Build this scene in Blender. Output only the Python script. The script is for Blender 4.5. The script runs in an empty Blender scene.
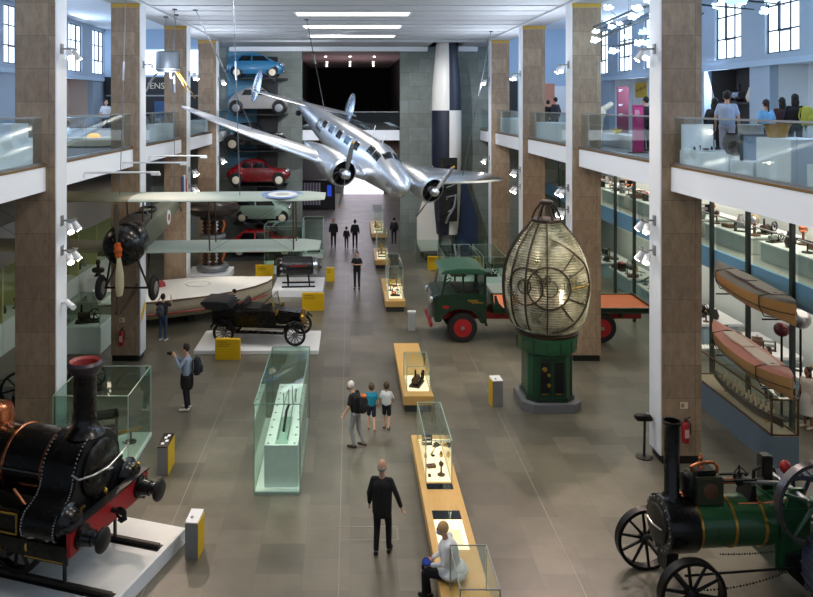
import bpy, bmesh, math, random
from mathutils import Vector, Matrix
PI = math.pi
sc = bpy.context.scene
COL = sc.collection
rnd = random.Random(7)
F, X0, Y0, H = 760.0, 350.0, 105.0, 8.5      # camera: focal length (px), vanishing point, eye height

def R(d): return math.radians(d)
def V(*a): return Vector(a)
def px(x, y, Y): return V((x - X0) * Y / F, Y, H - (y - Y0) * Y / F)   # a photo pixel at depth Y -> metres

def lin(c):
    if isinstance(c, str):
        c = [int(c[i:i + 2], 16) / 255 for i in (0, 2, 4)]
    return [(v / 12.92 if v <= .04045 else ((v + .055) / 1.055) ** 2.4) for v in c]

# ------------------------------------------------------------------ mesh builder
class MB:
    def __init__(s, T=None):
        s.v = []; s.f = []; s.T = T or Matrix()
    def add(s, vs, fs):
        n = len(s.v)
        s.v += [s.T @ Vector(p) for p in vs]
        s.f += [[i + n for i in q] for q in fs]
        return s
    def box(s, x0, x1, y0, y1, z0, z1):
        return s.add([(x0, y0, z0), (x1, y0, z0), (x1, y1, z0), (x0, y1, z0), (x0, y0, z1), (x1, y0, z1), (x1, y1, z1), (x0, y1, z1)],
                     [(3, 2, 1, 0), (4, 5, 6, 7), (0, 1, 5, 4), (1, 2, 6, 5), (2, 3, 7, 6), (3, 0, 4, 7)])
    def cbox(s, c, d):
        return s.box(c[0] - d[0] / 2, c[0] + d[0] / 2, c[1] - d[1] / 2, c[1] + d[1] / 2, c[2] - d[2] / 2, c[2] + d[2] / 2)
    def loft(s, rings, caps=True, closed=True):
        n = len(rings[0]); vs = [p for r in rings for p in r]; fs = []
        for i in range(len(rings) - 1):
            for j in range(n if closed else n - 1):
                k = (j + 1) % n
                fs.append((i * n + j, i * n + k, (i + 1) * n + k, (i + 1) * n + j))
        if caps:
            fs.append(tuple(range(n - 1, -1, -1))); fs.append(tuple((len(rings) - 1) * n + j for j in range(n)))
        return s.add(vs, fs)
    def tube(s, pts, r, n=8, closed=False, caps=True):
        pts = [Vector(p) for p in pts]; m = len(pts)
        rs = r if isinstance(r, (list, tuple)) else [r] * m
        rings = []; up = None
        for i in range(m):
            a = pts[i - 1] if (i > 0 or closed) else pts[i]
            b = pts[(i + 1) % m] if (i < m - 1 or closed) else pts[i]
            t = (b - a)
            t = t.normalized() if t.length > 1e-9 else V(0, 0, 1)
            if up is None:
                up = t.orthogonal().normalized()
            else:
                up = up - t * up.dot(t)
                up = up.normalized() if up.length > 1e-6 else t.orthogonal().normalized()
            w = t.cross(up)
            rings.append([pts[i] + (up * math.cos(2 * PI * k / n) + w * math.sin(2 * PI * k / n)) * rs[i] for k in range(n)])
        if closed:
            rings.append(rings[0])
            # keep the seam closed with duplicated ring points
            return s.loft(rings, caps=False)
        return s.loft(rings, caps)
    def cyl(s, a, b, r, r2=None, n=16): return s.tube([a, b], [r, r if r2 is None else r2], n)
    def capsule(s, a, b, r, r2=None, n=12):
        a = Vector(a); b = Vector(b); r2 = r if r2 is None else r2
        d = (b - a); d = d.normalized() if d.length > 1e-6 else V(0, 0, 1)
        P = []; Q = []
        for t in (80, 50, 22): P.append(a - d * r * math.sin(R(t))); Q.append(r * math.cos(R(t)))
        P += [a, b]; Q += [r, r2]
        for t in (22, 50, 80): P.append(b + d * r2 * math.sin(R(t))); Q.append(r2 * math.cos(R(t)))
        return s.tube(P, Q, n)
    def lathe(s, prof, o=(0, 0, 0), axis=(0, 0, 1), n=32, caps=True):
        ax = Vector(axis).normalized(); u = ax.orthogonal().normalized(); w = ax.cross(u); o = Vector(o)
        rings = [[o + ax * z + (u * math.cos(2 * PI * k / n) + w * math.sin(2 * PI * k / n)) * max(r, 1e-4) for k in range(n)] for r, z in prof]
        return s.loft(rings, caps)
    def ball(s, c, r, n=14):
        r = (r, r, r) if not isinstance(r, (tuple, list)) else r; m = max(6, n // 2)
        rings = []
        for i in range(m + 1):
            t = PI * (i + (.06 if i == 0 else -.06 if i == m else 0)) / m
            rings.append([(c[0] + r[0] * math.sin(t) * math.cos(2 * PI * k / n), c[1] + r[1] * math.sin(t) * math.sin(2 * PI * k / n), c[2] - r[2] * math.cos(t)) for k in range(n)])
        return s.loft(rings)
    def prism(s, poly, axis, a, b):
        f = {'x': lambda p, t: (t, p[0], p[1]), 'y': lambda p, t: (p[0], t, p[1]), 'z': lambda p, t: (p[0], p[1], t)}[axis]
        return s.loft([[f(p, a) for p in poly], [f(p, b) for p in poly]])
    def torus(s, c, Rr, r, axis=(0, 0, 1), n=32, m=8, a0=0, a1=360):
        ax = Vector(axis).normalized(); u = ax.orthogonal().normalized(); w = ax.cross(u); c = Vector(c)
        full = abs(a1 - a0) >= 360; k = n if full else n + 1
        pts = [c + (u * math.cos(R(a0 + (a1 - a0) * i / n)) + w * math.sin(R(a0 + (a1 - a0) * i / n))) * Rr for i in range(k)]
        return s.tube(pts, r, m, closed=full)
    def build(s, name, m, parent=None, bevel=0, angle=38, flat=False):
        me = bpy.data.meshes.new(name); me.from_pydata([tuple(p) for p in s.v], [], s.f)
        bm = bmesh.new(); bm.from_mesh(me)
        bmesh.ops.remove_doubles(bm, verts=bm.verts, dist=1e-5)
        bmesh.ops.recalc_face_normals(bm, faces=bm.faces)
        if bevel:
            es = [e for e in bm.edges if len(e.link_faces) == 2 and e.calc_face_angle(0) > R(35)]
            bmesh.ops.bevel(bm, geom=es, offset=bevel, segments=2, affect='EDGES', clamp_overlap=True)
        bm.to_mesh(me); bm.free()
        if m: me.materials.append(m)
        if not flat:
            for p in me.polygons: p.use_smooth = True
            me.set_sharp_from_angle(angle=R(angle))
        o = bpy.data.objects.new(name, me); COL.objects.link(o)
        if parent: o.parent = parent
        return o

def tag(o, label=None, cat=None, group=None, kind=None):
    if label: o['label'] = label
    if cat: o['category'] = cat
    if group: o['group'] = group
    if kind: o['kind'] = kind
    return o
def thing(name, label, cat, loc=(0, 0, 0), rz=0, group=None, kind=None):
    o = bpy.data.objects.new(name, None); COL.objects.link(o)
    o.location = loc; o.rotation_euler = (0, 0, R(rz)); o.empty_display_size = .2
    return tag(o, label, cat, group, kind)
def struct(o, label=None):
    o['kind'] = 'structure'
    if label: o['label'] = label; o['category'] = 'building part'
    return o
def dup(root, loc, rz=None, label=None):
    def cp(o, par):
        c = o.copy(); COL.objects.link(c)
        if par: c.parent = par
        for ch in list(o.children): cp(ch, c)
        return c
    c = cp(root, None); c.location = loc
    if rz is not None: c.rotation_euler = (0, 0, R(rz))
    if label: c['label'] = label
    return c

# ------------------------------------------------------------------ materials
MATS = {}
def nodes(name):
    m = bpy.data.materials.new(name); m.use_nodes = True; nt = m.node_tree
    return m, nt, nt.nodes['Principled BSDF'], nt.nodes['Material Output']
def N(nt, t, **kw):
    n = nt.nodes.new(t)
    for k, v in kw.items():
        if k.startswith('i_'):
            n.inputs[k[2:].replace('_', ' ')].default_value = v
        else: setattr(n, k, v)
    return n
def mat(name, c, rough=.5, metal=0, var=.12, scale=6, bump=0, emit=0, coat=0, stretch=(1, 1, 1), spec=.5, rv=.08):
    if name in MATS: return MATS[name]
    m, nt, b, out = nodes(name); c = lin(c)
    tc = N(nt, 'ShaderNodeTexCoord'); mp = N(nt, 'ShaderNodeMapping'); mp.inputs['Scale'].default_value = stretch
    nz = N(nt, 'ShaderNodeTexNoise', i_Scale=scale, i_Detail=4.0)
    nt.links.new(tc.outputs['Object'], mp.inputs[0]); nt.links.new(mp.outputs[0], nz.inputs['Vector'])
    mx = N(nt, 'ShaderNodeMix', data_type='RGBA')
    mx.inputs[6].default_value = [v * (1 - var) for v in c] + [1]; mx.inputs[7].default_value = [min(1, v * (1 + var)) for v in c] + [1]
    nt.links.new(nz.outputs[0], mx.inputs[0]); nt.links.new(mx.outputs[2], b.inputs['Base Color'])
    b.inputs['Metallic'].default_value = metal; b.inputs['Coat Weight'].default_value = coat
    b.inputs['Specular IOR Level'].default_value = spec
    mr = N(nt, 'ShaderNodeMapRange'); mr.inputs[3].default_value = max(.02, rough - rv); mr.inputs[4].default_value = min(1, rough + rv)
    nt.links.new(nz.outputs[0], mr.inputs[0]); nt.links.new(mr.outputs[0], b.inputs['Roughness'])
    if bump:
        bp = N(nt, 'ShaderNodeBump', i_Strength=bump, i_Distance=.02)
        nt.links.new(nz.outputs[0], bp.inputs['Height']); nt.links.new(bp.outputs[0], b.inputs['Normal'])
    if emit:
        b.inputs['Emission Color'].default_value = c + [1]; b.inputs['Emission Strength'].default_value = emit
    MATS[name] = m; return m
def glow(name, c, s):
    if name in MATS: return MATS[name]
    m, nt, b, out = nodes(name); c = lin(c)
    b.inputs['Base Color'].default_value = [.8 * v for v in c] + [1]
    b.inputs['Emission Color'].default_value = c + [1]; b.inputs['Emission Strength'].default_value = s
    MATS[name] = m; return m
def glass(name, tint, refl=1.0, clear=.93):
    if name in MATS: return MATS[name]
    m, nt, b, out = nodes(name); nt.nodes.remove(b); c = lin(tint)
    tr = N(nt, 'ShaderNodeBsdfTransparent'); tr.inputs[0].default_value = [v * clear for v in c] + [1]
    gl = N(nt, 'ShaderNodeBsdfGlossy'); gl.inputs['Color'].default_value = (.95, 1, .98, 1); gl.inputs['Roughness'].default_value = .03
    fr = N(nt, 'ShaderNodeLayerWeight'); pw = N(nt, 'ShaderNodeMath', operation='POWER'); pw.inputs[1].default_value = 4.0
    mu = N(nt, 'ShaderNodeMath', operation='MULTIPLY_ADD'); mu.inputs[1].default_value = .7 * refl; mu.inputs[2].default_value = .035 * refl
    nt.links.new(fr.outputs['Facing'], pw.inputs[0])
    mx = N(nt, 'ShaderNodeMixShader')
    nt.links.new(pw.outputs[0], mu.inputs[0]); nt.links.new(mu.outputs[0], mx.inputs[0])
    nt.links.new(tr.outputs[0], mx.inputs[1]); nt.links.new(gl.outputs[0], mx.inputs[2]); nt.links.new(mx.outputs[0], out.inputs[0])
    MATS[name] = m; return m
def brickmat(name, c1, c2, mortar, bw, bh, msize, plane, rough=.5, noise=.25, nscale=(3, 3, 3), offset=.5, spec=.5, bump=.15, rv=.1):
    """slabs or blocks: plane 'xy' or 'xz' (x+y against z)"""
    m, nt, b, out = nodes(name)
    tc = N(nt, 'ShaderNodeTexCoord'); br = N(nt, 'ShaderNodeTexBrick'); br.offset = offset
    sx = N(nt, 'ShaderNodeSeparateXYZ'); cb = N(nt, 'ShaderNodeCombineXYZ')
    nt.links.new(tc.outputs['Object'], sx.inputs[0])
    if plane == 'xy':
        nt.links.new(sx.outputs[0], cb.inputs[0]); nt.links.new(sx.outputs[1], cb.inputs[1])
    elif plane == 'yx':
        nt.links.new(sx.outputs[1], cb.inputs[0]); nt.links.new(sx.outputs[0], cb.inputs[1])
    else:
        ad = N(nt, 'ShaderNodeMath', operation='ADD'); nt.links.new(sx.outputs[0], ad.inputs[0]); nt.links.new(sx.outputs[1], ad.inputs[1])
        nt.links.new(ad.outputs[0], cb.inputs[0]); nt.links.new(sx.outputs[2], cb.inputs[1])
    nt.links.new(cb.outputs[0], br.inputs['Vector'])
    br.inputs['Color1'].default_value = lin(c1) + [1]; br.inputs['Color2'].default_value = lin(c2) + [1]; br.inputs['Mortar'].default_value = lin(mortar) + [1]
    br.inputs['Scale'].default_value = 1; br.inputs['Mortar Size'].default_value = msize; br.inputs['Brick Width'].default_value = bw
    br.inputs['Row Height'].default_value = bh; br.inputs['Bias'].default_value = 0; br.inputs['Mortar Smooth'].default_value = .1
    mp = N(nt, 'ShaderNodeMapping'); mp.inputs['Scale'].default_value = nscale
    nz = N(nt, 'ShaderNodeTexNoise', i_Scale=1.0, i_Detail=7.0, i_Roughness=.65)
    nt.links.new(tc.outputs['Object'], mp.inputs[0]); nt.links.new(mp.outputs[0], nz.inputs['Vector'])
    mr = N(nt, 'ShaderNodeMapRange'); mr.inputs[1].default_value = .3; mr.inputs[2].default_value = .7; mr.inputs[3].default_value = 1 - noise; mr.inputs[4].default_value = 1 + noise
    nt.links.new(nz.outputs[0], mr.inputs[0])
    mx = N(nt, 'ShaderNodeMix', data_type='RGBA', blend_type='MULTIPLY'); mx.inputs[0].default_value = 1
    nt.links.new(br.outputs[0], mx.inputs[6]); nt.links.new(mr.outputs[0], mx.inputs[7]); nt.links.new(mx.outputs[2], b.inputs['Base Color'])
    rr = N(nt, 'ShaderNodeMapRange'); rr.inputs[3].default_value = max(.03, rough - rv); rr.inputs[4].default_value = rough + rv
    nt.links.new(nz.outputs[0], rr.inputs[0]); nt.links.new(rr.outputs[0], b.inputs['Roughness'])
    b.inputs['Specular IOR Level'].default_value = spec
    if bump:
        bp = N(nt, 'ShaderNodeBump', i_Strength=bump, i_Distance=.01); nt.links.new(br.outputs['Fac'], bp.inputs['Height']); bp.invert = True
        nt.links.new(bp.outputs[0], b.inputs['Normal'])
    MATS[name] = m; return m

M = dict(
    floor=brickmat('floor slabs', '6f6b5e', '59564b', '5f5c52', .95, .86, .007, 'yx', .37, .22, (.9, .9, .9), .5, .5, .05, .015),
    stone=brickmat('travertine', '9e8972', '8c7662', '766656', 9, .78, .006, 'xz', .6, .26, (6, 6, 2.6), 0, .3),
    backstone=brickmat('green grey stone tile', '7c837e', '70776f', '565d59', 1.15, .8, .008, 'xz', .6, .15, (2, 2, 2), .5, .3),
    white=mat('white paint', 'e6e9ec', .55, 0, .03, 2), fascia=mat('fascia white paint', 'f4f7fb', .5, 0, .02, 1),
    ceil=mat('ceiling grey white', 'b4b6b8', .7, 0, .04, 1), greywall=mat('grey blue wall paint', 'a9b7c6', .7, 0, .05, 1),
    slab=mat('grey soffit', '8b8a86', .8, 0, .08, 1), darkgrey=mat('dark grey paint', '3a3c3f', .6), black=mat('black satin', '101012', .4, 0, .3),
    blackgloss=mat('black gloss enamel', '0b0a0b', .27, 0, .3, 5, 0, 0, .25, (1, 1, 1), .4), iron=mat('dark iron', '1b1a1b', .42, .55, .35, 12), steel=mat('brushed steel', 'a6a9ac', .32, .95, .15, 10),
    greysteel=mat('grey steel', '8f9092', .4, .4, .08), brass=mat('brass', 'c9a04e', .28, .95, .15), gold=mat('gold trim', 'b8923f', .4, .6, .2),
    copper=mat('polished copper', 'd98258', .22, .95, .15), red=mat('signal red', 'a11c20', .4, 0, .12), yellow=mat('museum yellow', 'e0b400', .5, 0, .03),
    orange=mat('orange boards', 'd9703c', .5, 0, .12, 4, 0, 0, 0, (1, 8, 1)), wood=mat('honey oak veneer', 'd8ad66', .4, 0, .14, 3, 0, 0, .1, (9, 1, 9)),
    walnut=mat('walnut wood', '5a3a24', .45, 0, .25, 5, 0, 0, 0, (1, 8, 8)), darkwood=mat('dark wood', '33241b', .5, 0, .25),
    green=mat('brunswick green', '1d4a2a', .3, 0, .15, 4, 0, 0, .4), dkgreen=mat('dark bottle green', '14301f', .32, 0, .18, 4, 0, 0, .3),
    lensgreen=mat('lens pedestal green', '1a4a30', .35, 0, .2, 4, 0, 0, .2), rubber=mat('black rubber', '151516', .75, 0, .2),
    silver=mat('polished aluminium', 'd6dde6', .3, .93, .05, 2.5, 0, 0, 0, (1, 1, 1), .5, .06), silver2=mat('satin aluminium', 'b2b9bf', .34, .9, .1, 2),
    glass=glass('clear display glass', 'fafdfb', .7, .992), greenglass=glass('green tinted glass', 'f1f9f5', .85, .985), balglass=glass('balustrade glass', 'f1f7f8', .9, .98),
    darkglass=mat('dark window glass', '10151a', .08, 0, .2, 1), paleglass=mat('pale plane window', '5d7894', .12, 0, .2, 2),
    plinthgreen=mat('pale green plinth', 'd6e6dd', .5, 0, .03), bluegrey=mat('blue grey plinth', '5f707e', .6, 0, .06), blueband=mat('mezzanine blue', '6fa3c2', .6, 0, .06),
    skin=mat('skin', 'cf9f83', .55, 0, .06), skin2=mat('brown skin', '8a5b40', .55, 0, .06), cable=mat('steel cable', '6f7276', .4, .8),
    doped=mat('olive doped canvas', '6a6c57', .6, 0, .12), palegreen=mat('pale green doped canvas', '9dada6', .55, 0, .08), cream=mat('cream paint', 'd8cdb4', .5, 0, .06),
)
# ================================================================== SETTING
XL, XR = -6.975, 7.37          # inner faces of the two column rows
CY = [18.63, 25.85, 33.07, 40.3]   # back faces of the four columns of a row
CDEP, CWID = .65, .95
ORD = ['nearest', 'second', 'third', 'farthest']
YB = 44.3                      # back wall
struct(MB().box(-15.8, 15.8, -6, 76, -.1, 0).build('floor', M['floor']), 'grey stone slab floor of the exhibition hall')
# thin pale service lines let into the floor
fl = MB()
for x in (-3.61, -.2, 4.09): fl.box(x - .008, x + .008, 11, 44, 0, .003)
for y0, y1 in ((14.83, 14.86), (15.3, 15.33)): fl.box(-.22, .95, y0, y1, 0, .0035)
fl.box(.93, .955, 14.84, 15.32, 0, .0035)
struct(fl.build('trim_1', mat('floor inlay line', '86837a', .4, 0, .05), flat=True), 'thin pale lines let into the floor')
# nave ceiling: flat panels with dark shadow gaps, perimeter soffit
c = MB()
c.box(-6.85, 7.25, 3, 41.2, 12.2, 12.3)
y = 3.3
while y < 39.5:
    c.box(-6.85, 7.25, y, y + 1.28, 11.95, 12.2); y += 1.545
c.box(-7.95, -6.85, 3, YB, 11.87, 12.4); c.box(7.25, 8.35, 3, YB, 11.87, 12.4)
c.box(-6.85, 4.5, 40.7, YB, 11.88, 12.4); c.box(6.3, 7.25, 40.7, YB, 11.88, 12.4); c.box(4.5, 6.3, 40.7, YB, 15.0, 15.1); c.box(4.5, 6.3, 40.7, 41.1, 11.88, 12.4)
c.box(4.5, 6.3, 40.9, 41.1, 12.4, 15.0); c.box(4.5, 6.3, YB, YB + .1, 11.88, 15.0); c.box(4.4, 4.5, 40.9, YB, 12.4, 15.0); c.box(6.3, 6.4, 40.9, YB, 12.4, 15.0)
struct(c.build('ceiling', M['ceil'], flat=True), 'pale ribbed ceiling over the main hall')
a = MB().box(-15.8, -7.95, 3, YB + 1, 12.9, 13.0).box(8.35, 15.8, 3, YB + 1, 12.9, 13.0).box(-8.0, -7.9, 3, YB, 12.3, 12.95).box(8.3, 8.4, 3, YB, 12.3, 12.95)
struct(a.build('ceiling', mat('gallery ceiling', 'd3dae2', .7, 0, .03), flat=True), 'pale ceiling over the side galleries')
LT = glow('ceiling strip lamp', 'fff8ec', 4.2)
for i, yc in enumerate((28.66, 33.3, 37.93)):
    k = int(round((yc - 3.94) / 1.545)); yc = 3.3 + k * 1.545 + .64
    t = thing('ceiling_light', ['nearest of the three long lit strips in the ceiling', 'middle one of the three long lit strips in the ceiling', 'farthest of the three long lit strips in the ceiling'][i], 'ceiling light', (-.1, yc, 11.95), 0, 'lit ceiling strips')
    MB().box(-1.9, 2.3, -.46, .46, -.035, -.012).build('diffuser', LT, t, flat=True)
    MB().box(-2.0, 2.4, -.52, .52, -.02, 0).build('housing', M['white'], t, flat=True)
# columns
for side, X in (('left', XL), ('right', XR)):
    s = -1 if side == 'left' else 1
    for k, yb in enumerate(CY):
        t = thing('stone_column', f'{ORD[k]} square stone clad column on the {side} of the hall', 'column', (X + s * CWID / 2, yb - CDEP / 2, 0), 0, None, 'structure')
        w, d = CWID / 2, CDEP / 2
        MB().box(-w, w, -d, d, .2, 11.75).build('cladding', M['stone'], t, flat=True)
        MB().box(-w + .03, w - .03, -d + .03, d - .03, 0, .2).build('plinth', M['black'], t, flat=True)
        xi = -s * w
        MB().box(min(xi, xi - s * .03), max(xi, xi - s * .03), -d - .004, d + .004, .2, 11.87).build('white_facing', M['white'], t, flat=True)
        MB().box(-w - .01, w + .01, -d - .012, d + .012, 11.74, 11.87).build('gilt_capping', M['gold'], t, flat=True)
# balcony slabs, fascias, balustrades
for side, X in (('left', XL), ('right', XR)):
    s = -1 if side == 'left' else 1
    xf = X + s * .22
    b = MB().box(min(xf + s * .1, s * 15.6), max(xf + s * .1, s * 15.6), 3, YB, 6.55, 7.02)
    struct(b.build('floor', M['slab'], flat=True), f'{side} balcony slab with a grey underside')
    bays = [(8.0, CY[0] - CDEP)] + [(CY[i], CY[i + 1] - CDEP) for i in range(3)] + [(CY[3], YB)]
    for i, (ya, yb) in enumerate(bays):
        lo, hi = min(xf, xf + s * .1), max(xf, xf + s * .1)
        wher = ['nearest bay', 'bay behind the nearest column', 'bay behind the second column', 'bay behind the third column', 'short end bay by the back wall'][i]
        struct(MB().box(lo, hi, ya, yb, 6.465, 7.04).build('trim_2', M['fascia'], flat=True), f'white fascia of the {side} balcony, {wher}')
        struct(MB().box(lo - .02, hi + .02, ya, yb, 7.04, 7.09).build('trim_3', mat('bronze edge strip', '8a6b3c', .4, .5, .25), flat=True), f'bronze edge strip of the {side} balcony, {wher}')
        t = thing('glass_balustrade', f'clear glass balustrade of the {side} balcony, {wher}', 'balustrade', (xf + s * .05, (ya + yb) / 2, 7.09))
        L = (yb - ya) / 2 - .12
        n = max(1, round(2 * L / 2.2))
        for q in range(n):
            MB().box(-.012, .012, -L + 2 * L * q / n + .01, -L + 2 * L * (q + 1) / n - .01, .02, 1.1).build('pane', M['balglass'], t, flat=True)
        MB().box(-.025, .025, -L, L, 1.1, 1.14).build('handrail', M['greysteel'], t, flat=True)
        MB().box(-.03, .03, -L, L, 0, .06).build('base_channel', M['steel'], t, flat=True)
# outer walls with windows and display alcoves
ALC = {'right': [(23.2, 25.9, 'w'), (27.2, 30.7, 'd'), (33.6, 35.4, 'd'), (36.6, 41.9, 'w')], 'left': [(16.6, 21.2, 'd'), (24.2, 30.4, 'p'), (38.1, 42.3, 'p')]}
am = {'w': M['white'], 'd': mat('alcove dark', '47423f', .8), 'p': mat('alcove pale pink', 'd8c6ba', .8, 0, .04)}
wn = 0
PANE = glow('frosted daylight pane', 'dcecff', 2.3)
for side in ('left', 'right'):
    s = -1 if side == 'left' else 1
    x0, x1 = (14.3, 14.6)
    def bx(mb, a, b, ya, yb, za, zb): mb.box(min(s * a, s * b), max(s * a, s * b), ya, yb, za, zb)
    w = MB(); bx(w, x0, x1, 3, 76, 0, 7.1); bx(w, x0, x1, 3, YB + 1, 9.9, 10.25); bx(w, x0, x1, 3, YB + 1, 12.72, 13)
    ys = [3]
    alc = sorted(q for q in ALC[side] if q[2] != 'n')
    for ya, yb, k in alc:
        bx(w, x0, x1, ys[-1], ya, 7.1, 9.9); ys.append(yb)
        e = MB(); bx(e, x1 + 1.0, x1 + 1.05, ya - .1, yb + .1, 7.0, 10); bx(e, x1, x1 + 1.0, ya - .1, ya, 7.0, 10); bx(e, x1, x1 + 1.0, yb, yb + .1, 7.0, 10); bx(e, x1, x1 + 1, ya, yb, 9.9, 10); bx(e, x1, x1 + 1, ya, yb, 7.0, 7.05)
        struct(e.build(f'wall_{side}', am[k], flat=True), f'display alcove in the {side} gallery wall, {"dark" if k == "d" else "pale"}, near {ya:.0f} m')
    bx(w, x0, x1, ys[-1], YB + 1, 7.1, 9.9)
    yc = 10.8; piers = [3]
    while yc < YB:
        wn += 1; ya, yb = yc - 1.0, yc + 1.0
        bx(w, x0, x1, piers[-1], ya, 10.25, 12.72); piers.append(yb)
        t = thing(f'window_{wn}', f'tall gallery window of frosted panes with dark bars, number {int((yc - 7.2) / 3.6)} from the front in the {side} outer wall', 'window', (s * 14.45, yc, 10.25), 0, None, 'structure')
        fr = MB()
        for yy in (-1.0, -.36, .28, .96): fr.box(-.05, .05, yy, yy + .05, 0, 2.47)
        for zz in (0, .75, 1.6, 2.42): fr.box(-.05, .05, -1, 1, zz, zz + .05)
        fr.box(-.08, .08, -.36, .33, .72, .8).box(-.08, .08, .26, .34, .75, 2.4)
        fr.build('window_frame', mat('window bars', '2e3a48', .5), t, flat=True)
        MB().box(-.015, .015, -.99, .99, .01, 2.45).build('window_pane', PANE, t, flat=True)
        yc += 3.6
    bx(w, x0, x1, piers[-1], YB + 1, 10.25, 12.72)
    struct(w.build(f'wall_{side}', M['greywall'], flat=True), f'{side} outer wall of the building')
    h = MB(); bx(h, 14.18, 14.3, 3, YB, 9.85, 10.05)
    struct(h.build('trim_4', mat('pale blue trim', 'b4c6d8', .6, 0, .03), flat=True), f'pale ledge under the windows of the {side} gallery')
# back wall with the tall opening into the far hall
b = MB().box(-14.6, -2.8, YB, YB + .6, 0, 13).box(2.92, 14.6, YB, YB + .6, 0, 13).box(-2.8, 2.92, YB, YB + .6, 11.75, 12.4)
struct(b.build('wall_back', M['backstone'], flat=True), 'grey green stone back wall with a tall central opening')
ew = MB().box(-14.3, -8.0, YB - .06, YB - .01, 7.02, 12.9).box(8.4, 14.3, YB - .06, YB - .01, 7.02, 12.9)
struct(ew.build('wall_gallery_end', mat('pale blue gallery wall', 'a9c2dc', .7, 0, .04), flat=True), 'pale blue end walls of the two galleries')
struct(MB().box(-13.2, -8.3, YB - .1, YB - .065, 10.25, 11.7).build('window_40', PANE, flat=True), 'bright frosted window at the end of the left gallery')
struct(MB().box(9.0, 9.75, YB - .12, YB - .065, 7.02, 9.9).build('door_2', M['black'], flat=True), 'dark doorway at the end of the right gallery')
struct(MB().box(11.2, 11.9, YB - .12, YB - .065, 7.02, 9.75).build('wall_panel', mat('salmon panel', 'c98a72', .7), flat=True), 'salmon wall panel at the end of the right gallery'); struct(MB().box(11.9, 13.6, YB - .12, YB - .065, 7.02, 9.6).build('wall_panel', M['white'], flat=True), 'white wall panel at the end of the right gallery')
struct(MB().box(-7, 4.5, YB - .25, YB, 11.62, 11.9).box(6.3, 7.4, YB - .25, YB, 11.62, 11.9).build('trim_5', M['white'], flat=True), 'white band along the top of the back wall')
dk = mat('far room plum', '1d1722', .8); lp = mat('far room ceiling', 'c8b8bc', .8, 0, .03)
struct(MB().box(-2.8, 2.92, YB + .6, 68, 6.5, 7.0).build('floor', M['slab'], flat=True), 'upper floor of the far hall')
struct(MB().box(-2.8, 2.92, YB + .5, YB + .62, 6.42, 7.02).build('trim_6', M['fascia'], flat=True), 'white fascia of the far upper floor')
struct(MB().box(-5, 5, YB + .6, 66.2, 11.7, 11.8).build('ceiling', lp, flat=True), 'pinkish ceiling of the far upper room')
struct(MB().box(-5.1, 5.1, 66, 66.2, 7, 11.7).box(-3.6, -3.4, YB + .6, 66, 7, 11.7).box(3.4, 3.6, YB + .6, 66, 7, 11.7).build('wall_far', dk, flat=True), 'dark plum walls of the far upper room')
struct(MB().box(-5.1, -4.8, YB + .6, 73, 0, 6.5).box(4.8, 5.1, YB + .6, 73, 0, 6.5).build('wall_passage', mat('passage grey', '50504f', .7), flat=True), 'grey walls of the far ground floor passage')
struct(MB().box(-5.1, 5.1, 73, 73.2, 0, 6.5).build('wall_end', mat('passage grey', '50504f', .7), flat=True), 'grey end wall of the far ground floor passage')
struct(MB().box(-5, 5, 68, 73, 6.4, 6.5).build('ceiling', M['slab'], flat=True), 'ceiling of the far passage end')
struct(MB().box(-.6, 3.2, 72.4, 72.5, 0, 2.9).build('door_1', glow('lit doorway', 'f3ecff', 1.3), flat=True), 'brightly lit white opening at the end of the far passage')
struct(MB().box(-2.8, 2.92, 46.0, 46.2, 5.5, 6.45).build('trim_9', M['walnut'], flat=True), 'brown timber band under the far upper floor')
t = thing('screen_cabinet', 'dark cabinet with a blue lit screen at the left of the far passage', 'cabinet', (-2.3, 62, 0)); MB().box(-1.6, 1.1, -.4, .4, 0, 2.4).build('cabinet_body', M['black'], t); MB().box(.45, .8, -.43, -.4, 1.1, 2.0).build('screen', glow('blue screen', '2a48c8', .7), t)
for i in range(6): MB().box(-1.45 + i * .24, -1.3 + i * .24, -.43, -.4, .4, 2.2).build('light_slot', mat('pale slot', 'b8b4c0', .4), t)
t = thing('glass_balustrade', 'glass balustrade of the far upper floor in the wall opening', 'balustrade', (.06, YB + .56, 7.02))
MB().box(-2.8, 2.8, -.012, .012, 0, 1.05).build('pane', M['balglass'], t, flat=True); MB().box(-2.8, 2.8, -.025, .025, 1.05, 1.09).build('handrail', M['greysteel'], t, flat=True)
DL = glow('downlight', 'fff4e8', 14)
k = 0
for yy, xs in ((50, (-1.6, 0, 1.6)), (56, (-1.7, 0, 1.7)), (59, (-1.8, 0, 1.8)), (62, (-1.9, 0, 1.9))):
    for q, x in enumerate(xs):
        tag(MB().cyl((x, yy, 11.66), (x, yy, 11.7), .07, n=10).build('downlight', DL), f'small round ceiling downlight in the dark far upper room, {["front", "second", "third", "rear"][[50, 56, 59, 62].index(yy)]} row {["left", "centre", "right"][q]}', 'downlight', 'downlights of the far room')
# lower aisle wall of displays on the left (bulkhead + lit cases)
struct(MB().box(-11.75, -11.5, 6, YB, 3.1, 4.5).build('trim_7', M['slab'], flat=True), 'grey bulkhead over the left hand display cases')
struct(MB().box(-14.3, -11.75, 6, YB, 4.4, 4.5).build('ceiling', M['slab'], flat=True), 'soffit over the left hand display cases')
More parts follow.
